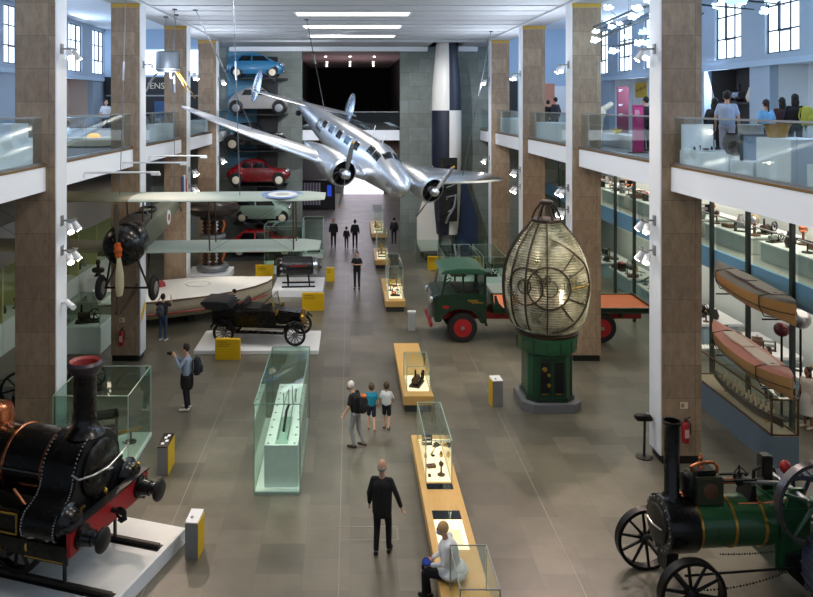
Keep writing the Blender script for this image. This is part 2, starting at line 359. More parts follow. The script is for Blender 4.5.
# mezzanine on the right
struct(MB().box(11.3, 14.3, 8, YB, 3.5, 3.95).build('floor', mat('mezzanine floor', '9a9c99', .6), flat=True), 'mezzanine floor behind the right hand columns')
struct(MB().box(11.2, 11.3, 8, YB, 3.42, 4.05).build('trim_8', M['blueband'], flat=True), 'blue edge band of the mezzanine')
struct(MB().box(14.2, 14.3, 8, YB, 0, 3.4).box(14.2, 14.3, 8, YB, 4, 6.5).build('wall_right', mat('mezzanine back wall', 'cfd5d2', .7, 0, .05), flat=True), 'pale back wall behind the right hand displays')
t0 = None
for i in range(13):
    yy = 14.9 + i * 2.13
    p = tag(MB().box(11.1, 11.2, yy - .06, yy + .06, 0, 6.55).build('steel_post', mat('dark green steel', '27332f', .45), flat=True), f'dark steel post in front of the mezzanine, number {i + 1} from the camera end', 'post', 'mezzanine posts')
    if i < 12:
        t = thing('glass_balustrade', f'glass balustrade of the mezzanine between dark posts {i + 1} and {i + 2} from the camera end', 'balustrade', (11.25, yy + 1.065, 4.05), 0, 'mezzanine balustrades')
        MB().box(-.01, .01, -.98, .98, .0, 1.05).build('pane', M['greenglass'], t, flat=True); MB().box(-.02, .02, -1.0, 1.0, 1.05, 1.08).build('handrail', M['greysteel'], t, flat=True)
        if i >= 6:
            tag(MB().box(11.14, 11.16, yy + .08, yy + 2.05, 0, 3.4).build('glass_screen', M['greenglass'], flat=True), f'tall glass screen under the mezzanine between dark posts {i + 1} and {i + 2} from the camera end', 'glass screen', 'mezzanine screens')
# ================================================================== CAMERA AND LIGHT
cam = bpy.data.cameras.new('camera'); co = bpy.data.objects.new('camera', cam); COL.objects.link(co)
cam.sensor_fit = 'HORIZONTAL'; cam.sensor_width = 36; cam.lens = 36 * F / 813
cam.shift_x = (406.5 - X0) / 813; cam.shift_y = -(298.5 - Y0) / 813
co.location = (0, 0, H); co.rotation_euler = (PI / 2, 0, 0); cam.clip_start = .2; cam.clip_end = 300
sc.camera = co
w = bpy.data.worlds.new('world'); sc.world = w; w.use_nodes = True
w.node_tree.nodes['Background'].inputs[0].default_value = (.75, .85, 1, 1); w.node_tree.nodes['Background'].inputs[1].default_value = .35
vs = sc.view_settings; vs.view_transform = 'Standard'; vs.look = 'None'; vs.gamma = 1; vs.exposure = 0; vs.use_curve_mapping = False

def area(name, loc, size, rot, col, e, sy=None):
    l = bpy.data.lights.new(name, 'AREA'); l.energy = e; l.color = lin(col); l.shape = 'RECTANGLE'; l.size = size; l.size_y = sy or size
    o = bpy.data.objects.new(name, l); COL.objects.link(o); o.location = loc; o.rotation_euler = [R(a) for a in rot]
    return o
def spot(name, loc, tgt, e, col='ffe9cf', ang=50, r=.06):
    l = bpy.data.lights.new(name, 'SPOT'); l.energy = e; l.color = lin(col); l.spot_size = R(ang); l.spot_blend = .6; l.shadow_soft_size = r
    o = bpy.data.objects.new(name, l); COL.objects.link(o); o.location = loc
    o.rotation_euler = (Vector(tgt) - Vector(loc)).to_track_quat('-Z', 'Y').to_euler()
    return o
# daylight through the gallery windows on both sides
for s in (-1, 1):
    for yc in (5.5, 14, 22, 30, 38): area('window daylight', (s * 14.0, yc, 11.5), 6.5, (0, s * 75, 0), 'c6deff', 470, 2.2)
# lamps in the balcony ceilings, display lighting under the balconies
for yc in (15, 22.2, 29.5, 36.7): area('display lighting', (12.7, yc, 6.3), 2.2, (0, 0, 0), 'fff4e2', 150, 5)
for yc in (15, 22.2, 29.5, 36.7): area('display lighting', (12.8, yc, 3.35), 2.0, (0, 0, 0), 'fff4e2', 80, 5)
for yc in (14, 22.2, 29.5, 36.7): area('display lighting', (-13.0, yc, 4.35), 1.8, (0, 0, 0), 'f4ffd8', 55, 5)
for yc in (22.2, 29.5, 36.7): area('aisle lighting', (-9.6, yc, 6.4), 1.5, (0, 0, 0), 'ffe6cc', 40, 3)
for yc in (22.2, 29.5, 36.7): area('aisle lighting', (9.4, yc, 6.4), 1.0, (0, 0, 0), 'ffeeda', 28, 3)
for x, yc in ((-2, 12), (2.4, 12), (-2, 20), (2.4, 20), (0, 28), (0, 36)): area('hall lighting', (x, yc, 11.85), 1.6, (0, 0, 0), 'fff0dc', 185)
for yc in (49, 55, 62): area('passage lighting', (0, yc, 6.3), 3, (0, 0, 0), 'f2ecff', 120)
area('passage lighting', (0, 71, 6.3), 4, (0, 0, 0), 'fbf4ff', 420)
area('far room lighting', (0, 52, 8.2), 4, (180, 0, 0), 'ffdfe2', 60)
for x, rx in ((-6.6, -1), (7.0, 1)):
    for yc in (13, 20.5, 27.7, 34.9): area('added ceiling fill', (x, yc, 9.4), .8, (180, -rx * 25, 0), 'e4eeff', 165, 3)  # uplights added to brighten the ceiling, no fittings stand there
# ceiling track spots shining back down the hall, for its long soft floor shadows; others added to brighten airliner and back wall
for p_, q_, e_, a_, c_ in (((6.6, 25.0, 9.6), (4.4, 16.2, 0), 1500, 36, 'ffdccb'), ((6.6, 21.5, 11.6), (6.2, 13.0, .5), 1300, 34, 'ffe6d6'), ((-6.2, 25.0, 9.6), (-3.6, 16.5, 0), 1100, 40, 'ffe0c8'), ((-2.5, 20, 11.7), (-4.8, 13.6, 1.5), 1000, 30, 'fff0e2'), ((3.0, 22, 11.7), (1.0, 31.5, 6.2), 1900, 44, 'eaf2ff'), ((-3.0, 21, 11.7), (-4.2, 30, 7.5), 1500, 48, 'eaf2ff'), ((-5.8, 31, 11.7), (-3.2, 27, .6), 900, 36, 'fff0de'), ((-6.2, 24, 11.7), (-5.6, 31, .8), 900, 40, 'fff6ea'), ((6.5, 33, 11.7), (5.0, 28.0, 1), 700, 40, 'fff0de'), ((1.2, 34, 11.7), (-5.2, 44, 6.5), 2600, 64, 'f4f6ff'), ((2.0, 34, 11.7), (5.2, 44, 5.5), 2300, 60, 'f4f6ff')): spot('track spot beam', p_, q_, e_, c_, a_, .05)
spot('lens spot', (7.0, 18.2, 5.4), (5.7, 21.7, 3.4), 500, 'fff0d8', 60)
spot('showcase spot', (-4.6, 16.0, 11.7), (-1.6, 18.3, .8), 2600, 'f4fff8', 30)
# spotlights on the white faces of the columns
GL = glow('spot lens', 'fff3e0', 40)
def head(mb_h, mb_l, mb_b, o, d):
    o = Vector(o); d = Vector(d).normalized()
    mb_h.tube([o - d * .16, o - d * .1, o + d * .12], [.05, .075, .085], 12); mb_l.cyl(o + d * .1, o + d * .128, .07, n=12)
    mb_b.tube([o - d * .1 + V(0, 0, .02), o - d * .1 + V(0, 0, .12)], .02, 6)
for side, X in (('left', XL), ('right', XR)):
    s = -1 if side == 'left' else 1
    for k, yb in enumerate(CY):
        for lev, z in (('upper', 9.85),) if side == 'left' and k == 1 else (('upper', 9.85), ('middle', 5.72), ('lower', 5.0)):
            if lev == 'lower' and k == 3: continue
            t = thing('twin_spotlight', f'{lev} spotlight bracket on the white face of the {ORD[k]} {side} column', 'spotlight', (X - s * .03, yb - .33, z), 0, 'column spotlights')
            hb = MB()
            for yy in (-.22, .2):
                d = (-s * .55, -.75 if yy < 0 else .1, -.75)
                hh, hl = MB(), MB()
                head(hh, hl, hb, (-s * .28, yy, -.16), d)
                q = hh.build('lamp_housing', M['white'], t); hl.build('lens', GL, q)
            hb.box(min(0, -s * .3), max(0, -s * .3), -.025, .025, -.02, .02); hb.box(-.02 - s * .28, .02 - s * .28, -.26, .26, -.02, .02); hb.box(min(0, -s * .03), max(0, -s * .03), -.07, .07, -.12, .12)
            hb.build('bracket', M['greysteel'], t)
            if lev != 'upper':
                spot('spot beam', (X - s * .5, yb - .45, z - .3), (X - s * (2.6 if lev == 'middle' else 4.2), yb - (3.2 if lev == 'middle' else .6), 0), 260, ang=62)
            else:
                spot('spot beam', (X - s * .5, yb - .5, z - .3), (X - s * 5.5, yb - 1.5, 1), 330, ang=48)
# ================================================================== LOCOMOTIVE (its nose points along local +x)
def spoked_wheel(mb, c, r, n, w=.12, rim=.07, hub=.1, spoke=.022, axis='y', tread=None):
    """rim, hub and spokes of one wheel as one mesh; axis y"""
    c = Vector(c)
    mb.lathe([(r - rim, -w / 2), (r, -w / 2), (r, w / 2), (r - rim, w / 2), (r - rim, -w / 2)], c, (0, 1, 0), 40, caps=False)
    mb.lathe([(hub * .6, -w * .75), (hub, -w * .5), (hub, w * .5), (hub * .6, w * .75)], c, (0, 1, 0), 16)
    for k in range(n):
        a = 2 * PI * k / n + .2
        d = V(math.cos(a), 0, math.sin(a)); mb.cyl(c + d * hub * .7, c + d * (r - rim * .6), spoke * 1.25, spoke, 6)
L = thing('steam_locomotive', 'black steam locomotive with tall chimney, copper bands and red buffer beam on a white platform', 'locomotive', (-3.735, 13.365, 0), -17.5)
Z0 = .37
bl, ir = M['blackgloss'], M['iron']
# boiler with lagging, copper bands
b = MB().lathe([(.6, -5.9), (.6, -1.5)], (0, 0, 1.98), (1, 0, 0), 48).build('boiler', bl, L)
for x in (-4.2, -3.3, -2.4, -1.57): MB().lathe([(.6, -.03), (.618, -.02), (.618, .02), (.6, .03)], (x, 0, 1.98), (1, 0, 0), 48, caps=False).build('boiler_band', M['copper'], L)
# smokebox whose side sheets sweep out over the cylinders
half = [(0, 2.66)] + [(.66 * math.sin(R(a)), 2.0 + .66 * math.cos(R(a))) for a in (18, 36, 54, 72, 88)] + [(.7, 1.9), (.78, 1.8), (.92, 1.72), (1.06, 1.66), (1.14, 1.56), (1.17, 1.42), (1.14, 1.3), (1.05, 1.24)]
poly = half + [(-a, z) for a, z in reversed(half[1:])]
MB().prism(poly, 'x', -1.52, -.82).build('smokebox', bl, L, angle=30)
rv = MB()
for x in (-1.49, -.85):
    for (y, z), (y2, z2) in zip(poly[:-1], poly[1:]):
        if abs(y - y2) + abs(z - z2) < 1:
            for t in (0, .33, .66):
                yy, zz = y + (y2 - y) * t, z + (z2 - z) * t
                rv.ball((x, yy * 1.004, 1.7 + (zz - 1.7) * 1.006), .016, 6)
rv.build('rivet_seam', M['greysteel'], L)['kind'] = 'stuff'
# front plate, door, handrail
MB().prism([(y * .97, 1.7 + (z - 1.7) * .97) for y, z in poly], 'x', -.82, -.8).build('front_plate', M['black'], L)
MB().lathe([(.5, 0), (.5, .05), (.42, .1), (0, .12)], (-.8, 0, 2.02), (1, 0, 0), 36).build('smokebox_door', bl, L)
MB().box(-.7, -.64, -.5, .5, 2.0, 2.05).build('door_crossbar', ir, L)
MB().tube([(-.72, 0, 2.02), (-.6, 0, 2.02), (-.58, .1, 2.0)], .02, 6).build('door_handle', M['steel'], L)
MB().tube([(-.82, -.72, 2.2), (-.68, -.72, 2.14), (-.62, -.4, 2.08), (-.58, 0, 2.06), (-.6, .45, 2.14), (-.66, .72, 2.16), (-.8, .74, 2.16)], .017, 8).build('handrail', M['steel'], L)
MB().tube([(-5.5, -.655, 2.08), (-3.4, -.655, 2.08), (-1.55, -.655, 2.08)], .014, 6).build('side_handrail', M['steel'], L)
for s in (-1, 1):
    MB().lathe([(.3, 0), (.3, .05), (.24, .09), (.2, .2), (.1, .24), (0, .24)], (-.82, s * .86, 1.5), (1, 0, 0), 28).build('cylinder_cover', bl, L)
    MB().tube([(-.58, s * .8, 1.66), (-.54, s * .83, 1.74), (-.5, s * .8, 1.78)], .022, 6).build('drain_cock', M['brass'], L)
    MB().tube([(-1.4, s * 1.1, 1.24), (-1.4, s * 1.16, 1.12), (-1.36, s * 1.18, 1.08)], .022, 6).build('drain_cock', M['brass'], L)
    # outside frame with gilt lining
    MB().prism([(-6.2, 1.0), (-1.6, 1.0), (-1.45, .94), (-.58, .94), (-.58, 1.24), (-6.2, 1.24)], 'y', s * 1.13 - .02, s * 1.13 + .02).build('frame_plate', bl, L)
    MB().box(-1.42, -.66, s * 1.155 - .004, s * 1.155 + .004, .965, .985).build('gilt_line', M['gold'], L)
    q = MB()
    for a, z in ((-2.9, 1.27), (-2.9, 1.6)): q.box(a, -1.6, s * 1.13 - .012, s * 1.13 + .012, z, z + .025)
    q.box(-1.62, -1.595, s * 1.13 - .012, s * 1.13 + .012, 1.27, 1.625).box(-2.9, -2.88, s * 1.13 - .012, s * 1.13 + .012, 1.27, 1.625)
    q.build('splasher_lining', M['gold'], L)
    MB().box(-2.92, -1.58, s * 1.08 - .02, s * 1.08 + .02, 1.24, 1.66).build('splasher_panel', bl, L)
    w = MB(); spoked_wheel(w, (-1.92, s * .74, Z0 + .53), .53, 10, .13, .09, .13, .03); w.build('leading_wheel', ir, L)
    w = MB(); spoked_wheel(w, (-4.2, s * .74, Z0 + .92), .92, 16, .13, .1, .2, .03); w.build('driving_wheel', ir, L)
    MB().cbox((-1.92, s * 1.02, 1.0), (.26, .2, .34)).build('axle_box', M['black'], L, bevel=.02)
    MB().cbox((-2.0, s * 1.16, 1.02), (.2, .03, .08)).build('maker_plate', M['brass'], L)
    MB().box(-.98, -.94, s * .72 - .03, s * .72 + .03, Z0, 1.0).build('guard_iron', ir, L)
    # buffers
    bf = MB().lathe([(.2, 0), (.2, .05), (.15, .07), (.13, .24), (.11, .25), (.1, .38), (.12, .39)], (-.52, s * .86, 1.3), (1, 0, 0), 28).build('buffer', bl, L)
    MB().lathe([(.1, .36), (.2, .4), (.205, .43), (.17, .46), (0, .47)], (-.52, s * .86, 1.3), (1, 0, 0), 28).build('buffer_head', M['black'], bf)
MB().box(-1.0, -.6, -1.12, 1.12, 1.18, 1.24).build('footplate', M['black'], L)
MB().box(-6.2, -1.5, -1.12, 1.12, 1.18, 1.24).build('running_board', M['black'], L)
MB().box(-.6, -.52, -1.15, 1.15, 1.08, 1.5).build('buffer_beam', M['red'], L, bevel=.008)
MB().box(-.66, -.5, -1.17, 1.17, 1.5, 1.53).build('beam_top_strip', M['black'], L)
MB().tube([(-.52, 0, 1.3), (-.36, 0, 1.3), (-.28, 0, 1.26), (-.26, 0, 1.18), (-.32, 0, 1.14), (-.38, 0, 1.17)], .045, 8).build('coupling_hook', ir, L)
MB().torus((-.34, 0, 1.27), .09, .025, (0, 1, 0), 20, 6).build('coupling_link', ir, L)
for y in (-.35, .3): MB().tube([(-.75, y, 1.24), (-.75, y, 1.42), (-.7, y + .04, 1.46)], .025, 6).build('lamp_iron', M['brass'] if y > 0 else M['steel'], L)
MB().ball((-.7, .05, 1.58), (.05, .05, .07), 8).build('oil_cup', M['brass'], L)
# chimney
MB().lathe([(.36, 2.6), (.3, 2.66), (.22, 2.76), (.2, 2.9), (.205, 3.66), (.22, 3.68)], (-1.09, 0, 0), (0, 0, 1), 40, caps=False).build('chimney', bl, L)
cp = MB().lathe([(.2, 3.64), (.26, 3.7), (.31, 3.79), (.31, 3.85), (.27, 3.9)], (-1.09, 0, 0), (0, 0, 1), 40, caps=False).build('chimney_cap', mat('violet black enamel', '3a3038', .3, 0, .3), L)
MB().lathe([(.27, 3.9), (.22, 3.86), (.19, 3.72), (.18, 3.5), (0, 3.5)], (-1.09, 0, 0), (0, 0, 1), 40, caps=False).build('chimney_lining', mat('red oxide', '8a2e2c', .5, 0, .2), cp)
# dome and safety valve
MB().lathe([(.46, 2.42), (.45, 2.55), (.42, 2.72), (.4, 2.8), (.2, 2.84), (.16, 2.88)], (-3.2, 0, 0), (0, 0, 1), 40).build('dome_skirt', M['copper'], L)
MB().lathe([(.17, 2.84), (.165, 2.9), (.15, 2.92), (.15, 3.32), (.17, 3.34), (.17, 3.4), (.1, 3.45), (0, 3.46)], (-3.2, 0, 0), (0, 0, 1), 32).build('safety_valve', M['brass'], L)
MB().box(-6.1, -4.9, -.62, .62, 1.24, 2.75).build('firebox', bl, L, bevel=.12)
MB().tube([(-2.1, -.62, 1.72), (-1.9, -.68, 1.62), (-1.75, -.74, 1.55)], .035, 8).build('feed_pipe', M['copper'], L)
MB().box(-5.6, -1.7, -.42, -.36, .95, 1.18).box(-5.6, -1.7, .36, .42, .95, 1.18).box(-1.8, -.6, -.4, .4, 1.0, 1.18).build('inner_frame', M['black'], L)
for x in (-1.92, -4.2): MB().cyl((x, -1.05, Z0 + (.53 if x > -3 else .92)), (x, 1.05, Z0 + (.53 if x > -3 else .92)), .07).build('axle', M['steel'], L)
# platform and rails below it
P = thing('display_platform', 'low white platform carrying the black locomotive', 'platform', (-3.735, 13.365, 0), -17.5)
MB().box(-6.5, .1, -2.1, 1.5, 0, .285).build('platform_body', M['white'], P, bevel=.006)
MB().box(-6.5, .07, -2.06, 1.47, .285, .29).build('platform_top', mat('pale platform top', 'dfe0de', .38, 0, .06), P, flat=True)
for s in (-1, 1):
    MB().box(-6.4, 0, s * .74 - .11, s * .74 + .11, .29, .296).build('rail_groove', M['black'], P, flat=True)
    MB().box(-6.4, -.02, s * .74 - .035, s * .74 + .035, .296, Z0).build('rail', mat('rail steel', '4a4540', .5, .6), P, flat=True)
# ================================================================== TRACTION ENGINE (nose along local +x; +y is the near side)
T = thing('traction_engine', 'green portable steam engine with black spoked wheels, brass bands and a tall black chimney', 'steam engine', (5.49, 13.15, 0), 184.6)
g = M['green']
for s, n in ((1, 'near'), (-1, 'far')):
    w = MB(); spoked_wheel(w, (0, s * .8, .555), .555, 10, .16, .06, .1, .024); w.build('front_wheel', ir, T)
    w = MB(); spoked_wheel(w, (-2.85, s * .78, .84), .84, 14, .34, .09, .16, .035)
    for k in range(26):
        a = 2 * PI * k / 26; c0 = V(-2.85 + .85 * math.cos(a), s * .78, .84 + .85 * math.sin(a))
        w.tube([c0 + V(.05 * -math.sin(a), -.16, .05 * math.cos(a)), c0 + V(-.05 * -math.sin(a), .16, -.05 * math.cos(a))], .028, 4)
    w.build('rear_wheel', mat('worn wheel steel', '4b5160', .5, .4, .2), T)
MB().cyl((0, -.72, .555), (0, .72, .555), .05).build('front_axle', ir, T)
MB().prism([(-.14, .5), (.14, .5), (.2, .86), (-.2, .86)], 'x', -.1, .1).build('axle_perch', M['black'], T)
MB().lathe([(.46, -.38), (.47, -.36), (.47, .14), (.45, .16), (.4, .165)], (0, 0, 1.27), (1, 0, 0), 44).build('smokebox', M['blackgloss'], T)
MB().lathe([(.33, .16), (.32, .2), (.2, .235), (0, .25)], (0, 0, 1.27), (1, 0, 0), 32).build('smokebox_door', M['black'], T)
MB().tube([(.24, -.25, 1.27), (.27, 0, 1.27), (.24, .28, 1.3)], .02, 6).build('door_strap', M['steel'], T)
q = MB()
for k in range(20):
    a = 2 * PI * k / 20; q.ball((.165, .42 * math.cos(a), 1.27 + .42 * math.sin(a)), .017, 6)
q.build('door_studs', M['greysteel'], T)['kind'] = 'stuff'
MB().lathe([(.415, -1.75), (.415, -.38)], (0, 0, 1.28), (1, 0, 0), 44).build('boiler', g, T)
for x in (-.42, -1.02, -1.55): MB().lathe([(.415, -.028), (.428, -.02), (.428, .02), (.415, .028)], (x, 0, 1.28), (1, 0, 0), 44, caps=False).build('boiler_band', M['brass'], T)
MB().box(-2.35, -1.72, -.43, .43, .55, 1.72).build('firebox', g, T, bevel=.07)
MB().prism([(-2.9, .3), (-2.2, .3), (-1.85, .62), (-1.85, .9), (-2.2, .95), (-2.9, .95)], 'y', -.5, .5).build('ash_pan', M['black'], T)
MB().cyl((-2.85, -.8, .84), (-2.85, .8, .84), .07).build('rear_axle', ir, T)
MB().lathe([(.2, 1.68), (.17, 1.74), (.125, 1.8), (.13, 2.96), (.15, 2.98), (.16, 3.04), (.13, 3.04), (.12, 2.6), (0, 2.6)], (-.08, 0, 0), (0, 0, 1), 32, caps=False).build('chimney', M['blackgloss'], T)
MB().ball((-.26, 0, 1.75), (.07, .07, .05), 10).build('oil_pot', M['copper'], T)
# cylinder block and motion on top of the boiler
cb = MB().box(-.9, -.4, -.22, .22, 1.66, 2.12).build('cylinder_block', mat('olive cylinder cladding', '2f3420', .4, 0, .2), T, bevel=.02)
MB().lathe([(.13, 0), (.13, .012), (.1, .02)], (-.66, .22, 1.9), (0, 1, 0), 28).build('round_plate', M['walnut'], cb)
MB().box(-.82, -.46, -.14, .14, 2.12, 2.2).build('valve_chest', M['iron'], cb, bevel=.02)
MB().tube([(-.42, .12, 2.12), (-.36, .14, 2.3), (-.5, .12, 2.34), (-.76, .1, 2.34), (-.84, .1, 2.28), (-.84, .1, 2.16)], .028, 8).build('steam_pipe', M['copper'], cb)
MB().lathe([(.05, 2.18), (.035, 2.24), (.03, 2.34), (.045, 2.38), (.02, 2.44), (0, 2.45)], (-.6, 0, 0), (0, 0, 1), 14).build('safety_valve', M['copper'], cb)
MB().lathe([(.2, 0), (.2, .1), (.14, .13)], (-.4, 0, 1.92), (1, 0, 0), 24).build('cylinder_cover', ir, cb)
MB().tube([(-.38, .18, 1.76), (-.3, .22, 1.9), (-.32, .22, 2.1), (-.4, .16, 2.2)], .03, 8).build('side_pipe', ir, cb)
MB().cyl((-.9, .06, 1.98), (-1.22, .06, 1.98), .045).build('piston_rod', M['copper'], T)
MB().cyl((-1.2, .06, 1.98), (-2.05, .06, 1.9), .03, .045).build('connecting_rod', M['steel'], T)
for y in (-.06, .18): MB().box(-1.5, -.9, y - .015, y + .015, 2.03, 2.06).build('slide_bar', ir, T)
MB().cbox((-1.24, .06, 1.98), (.12, .16, .12)).build('crosshead', ir, T, bevel=.02)
MB().prism([(-1.5, 1.66), (-1.36, 1.66), (-1.42, 1.95), (-1.48, 1.95)], 'y', -.2, .2).build('motion_bracket', ir, T)
MB().lathe([(.03, 2.0), (.05, 2.05), (.015, 2.12), (.015, 2.22)], (-1.3, 0, 0), (0, 0, 1), 10).build('governor_spindle', ir, T)
for s in (-1, 1):
    MB().tube([(-1.3, 0, 2.2), (-1.3 + .1 * s, .03, 2.12), (-1.3 + .09 * s, .03, 2.08)], .012, 6).ball((-1.3 + .1 * s, .03, 2.07), .035, 8).build('governor_ball', ir, T)
MB().cyl((-1.0, -.12, 1.93), (-2.05, -.12, 1.9), .02).build('valve_rod', M['steel'], T)
MB().tube([(-1.62, -.1, 1.7), (-1.62, -.08, 2.08), (-1.72, -.05, 2.16)], .03, 8).build('reversing_lever', ir, T)
MB().tube([(-1.1, .3, 1.72), (-1.5, .36, 1.74), (-2.0, .36, 1.78), (-2.3, .3, 1.86)], .016, 6).build('brass_pipe', M['copper'], T)
MB().cyl((-2.08, -.55, 1.9), (-2.08, .72, 1.9), .05).build('crankshaft', M['steel'], T)
for s in (-1, 1): MB().prism([(-2.3, 1.6), (-1.86, 1.6), (-1.98, 1.98), (-2.18, 1.98)], 'y', s * .38 - .03, s * .38 + .03).build('crank_bearing', g, T)
MB().box(-2.0, -1.8, -.3, -.1, 1.7, 2.3).build('water_pump', M['black'], T, bevel=.02)
MB().ball((-2.25, -.15, 2.08), (.1, .1, .12), 10).build('red_valve_wheel', M['red'], T)
fw = MB(); r = .7
fw.lathe([(r - .06, -.075), (r, -.075), (r, .075), (r - .06, .075), (r - .06, -.075)], (-2.22, .68, 1.86), (0, 1, 0), 56, caps=False)
fw.build('flywheel_rim', mat('dark polished iron', '5c5a5e', .3, .7, .15), T)
for k in range(5):
    a = 2 * PI * k / 5 + .32; c0 = V(-2.22, .68, 1.86); d = V(math.cos(a), 0, math.sin(a))
    MB().tube([c0 + d * .06, c0 + d * .35, c0 + d * .65], [.045, .035, .03], 8).build('flywheel_spoke', g, T)
MB().lathe([(.1, -.1), (.1, .1)], (-2.22, .68, 1.86), (0, 1, 0), 20).build('flywheel_hub', g, T)
# steering chains and reach rods
def chain(mb, a, b, sag, n, r=.011):
    a, b = Vector(a), Vector(b)
    for k in range(n):
        t = (k + .5) / n; p = a.lerp(b, t) - V(0, 0, sag * 4 * t * (1 - t)); t2 = (k + .9) / n; p2 = a.lerp(b, t2) - V(0, 0, sag * 4 * t2 * (1 - t2))
        mb.tube([p, p2], r * (1.6 if k % 2 else 1.1), 6)
q = MB(); chain(q, (-.05, .62, .5), (-2.05, .5, .72), .12, 34); q.build('steering_chain', ir, T)['kind'] = 'stuff'
q = MB(); chain(q, (-.75, .3, .87), (-1.8, .3, .87), .02, 22); q.build('boiler_chain', ir, T)['kind'] = 'stuff'
MB().cyl((-.05, .5, .66), (-2.1, .5, .7), .02).build('reach_rod', ir, T)
MB().cyl((0, -.62, .5), (-2.05, -.5, .72), .02).build('steering_rod', ir, T)
# ================================================================== LIGHTHOUSE LENS
LX, LY = 5.62, 21.75
L = thing('lighthouse_lens', 'huge egg shaped lighthouse lens of ribbed glass on a green iron pedestal', 'lighthouse lens', (LX, LY, 0))
def oct8(r, f=.72):
    a = r * f
    return [(r, -a), (r, a), (a, r), (-a, r), (-r, a), (-r, -a), (-a, -r), (a, -r)]
MB().prism(oct8(.82, .7), 'z', 0, .24).build('stone_step', mat('grey plinth', '6f7175', .6, 0, .05), L, bevel=.01)
lg = M['lensgreen']
pd = MB().prism(oct8(.63, .62), 'z', .24, 1.52).build('pedestal', lg, L, bevel=.012)
MB().prism(oct8(.68, .62), 'z', .24, .36).build('pedestal_foot', M['dkgreen'], L, bevel=.01)
for x in (-.19, .19):
    dr = MB().box(x - .18, x + .18, -.66, -.63, .42, 1.42).build('door', M['dkgreen'], pd, bevel=.006)
    MB().box(x - .12, x + .12, -.668, -.655, .5, 1.35).build('door_glass', M['darkglass'], pd, flat=True)
for i, (x, z, r) in enumerate(((-.22, 1.16, .07), (-.1, 1.0, .05), (-.1, .72, .05))):
    MB().lathe([(r, 0), (r, .02), (r * .5, .03)], (x, -.668, z), (0, -1, 0), 16).build('brass_gear', M['brass'], pd)
for x in (-.2, .2): MB().box(x - .1, x + .1, -.675, -.66, .46, .485).build('brass_plate', M['brass'], pd)
for x in (-.52, .52): MB().box(x - .02, x + .02, -.65, -.6, .4, 1.5).build('pilaster', M['dkgreen'], pd)
MB().lathe([(.6, 1.5), (.72, 1.56), (.82, 1.58), (.84, 1.62), (.84, 1.95), (.87, 1.96), (.87, 2.02), (.74, 2.02)], (0, 0, 0), (0, 0, 1), 40).build('roller_drum', lg, L)
for k in range(14):
    a = 2 * PI * k / 14
    m = MB(Matrix.Rotation(a, 4, 'Z')); m.box(.835, .855, -.014, .014, 1.62, 1.95); m.build('drum_rib', M['dkgreen'], L)
PR = [(2.08, .62), (2.12, .8), (2.25, .95), (2.45, 1.07), (2.75, 1.16), (3.1, 1.2), (3.5, 1.21), (3.85, 1.17), (4.2, 1.07), (4.5, .93), (4.8, .73), (5.05, .52), (5.2, .4)]
def rad(z):
    for (z0, r0), (z1, r1) in zip(PR, PR[1:]):
        if z <= z1:
            t = (z - z0) / (z1 - z0); return r0 + (r1 - r0) * max(0, t)
    return PR[-1][1]
# stacked prism rings: the ribbed glass
prof = []; z = 2.1
while z < 5.18:
    prof += [(rad(z) - .035, z), (rad(z + .035) + .008, z + .03), (rad(z + .05) - .0, z + .045)]; z += .07
m, nt, bb, out = nodes('ribbed lens glass')
bb.inputs['Base Color'].default_value = (.62, .6, .5, 1); bb.inputs['Roughness'].default_value = .16; bb.inputs['Metallic'].default_value = .4
tc = N(nt, 'ShaderNodeTexCoord'); nz = N(nt, 'ShaderNodeTexNoise', i_Scale=2.2, i_Detail=3.0); nt.links.new(tc.outputs['Object'], nz.inputs['Vector'])
rp = N(nt, 'ShaderNodeValToRGB'); rp.color_ramp.elements[0].position = .35; rp.color_ramp.elements[1].position = .7
rp.color_ramp.elements[0].color = lin('85846c') + [1]; rp.color_ramp.elements[1].color = lin('e6e0c8') + [1]
nt.links.new(nz.outputs[0], rp.inputs[0]); nt.links.new(rp.outputs[0], bb.inputs['Base Color'])
tr = N(nt, 'ShaderNodeBsdfTransparent'); tr.inputs[0].default_value = (.82, .86, .74, 1); mx = N(nt, 'ShaderNodeMixShader'); mx.inputs[0].default_value = .7
nt.links.new(tr.outputs[0], mx.inputs[1]); nt.links.new(bb.outputs[0], mx.inputs[2]); nt.links.new(mx.outputs[0], out.inputs[0])
lens = MB().lathe(prof, (0, 0, 0), (0, 0, 1), 64, caps=False).build('prism_lens', m, L, angle=15)
bz = mat('dark bronze', '3b3028', .4, .6, .25)
def sp(az, z, off=.02):
    r = rad(z) + off; a = R(az); return V(r * math.sin(a), -r * math.cos(a), z)
for az in (-88, -66, -42, -13, 92, 130, 180, 228, 262):
    MB().tube([sp(az, z) for z in [2.1 + .22 * k for k in range(15)]], .026 if az != -13 else .018, 6).build('bronze_rib', bz, L)
def ring(az0, zc, rr, th, name='bullseye_ring'):
    pts = []
    for k in range(36):
        a = 2 * PI * k / 36; zz = zc + rr * math.sin(a); dx = rr * math.cos(a)
        pts.append(sp(az0 + math.degrees(math.asin(max(-1, min(1, dx / rad(zz))))), zz, .03))
    MB().tube(pts, th, 6, closed=True).build(name, bz, L)
ZC = 3.52
ring(-43, ZC, .5, .024); ring(-43, ZC, .19, .02); ring(-11, ZC, .56, .024); ring(-11, ZC, .22, .012)
q = MB()
for rr in (.1, .3, .4):
    pass
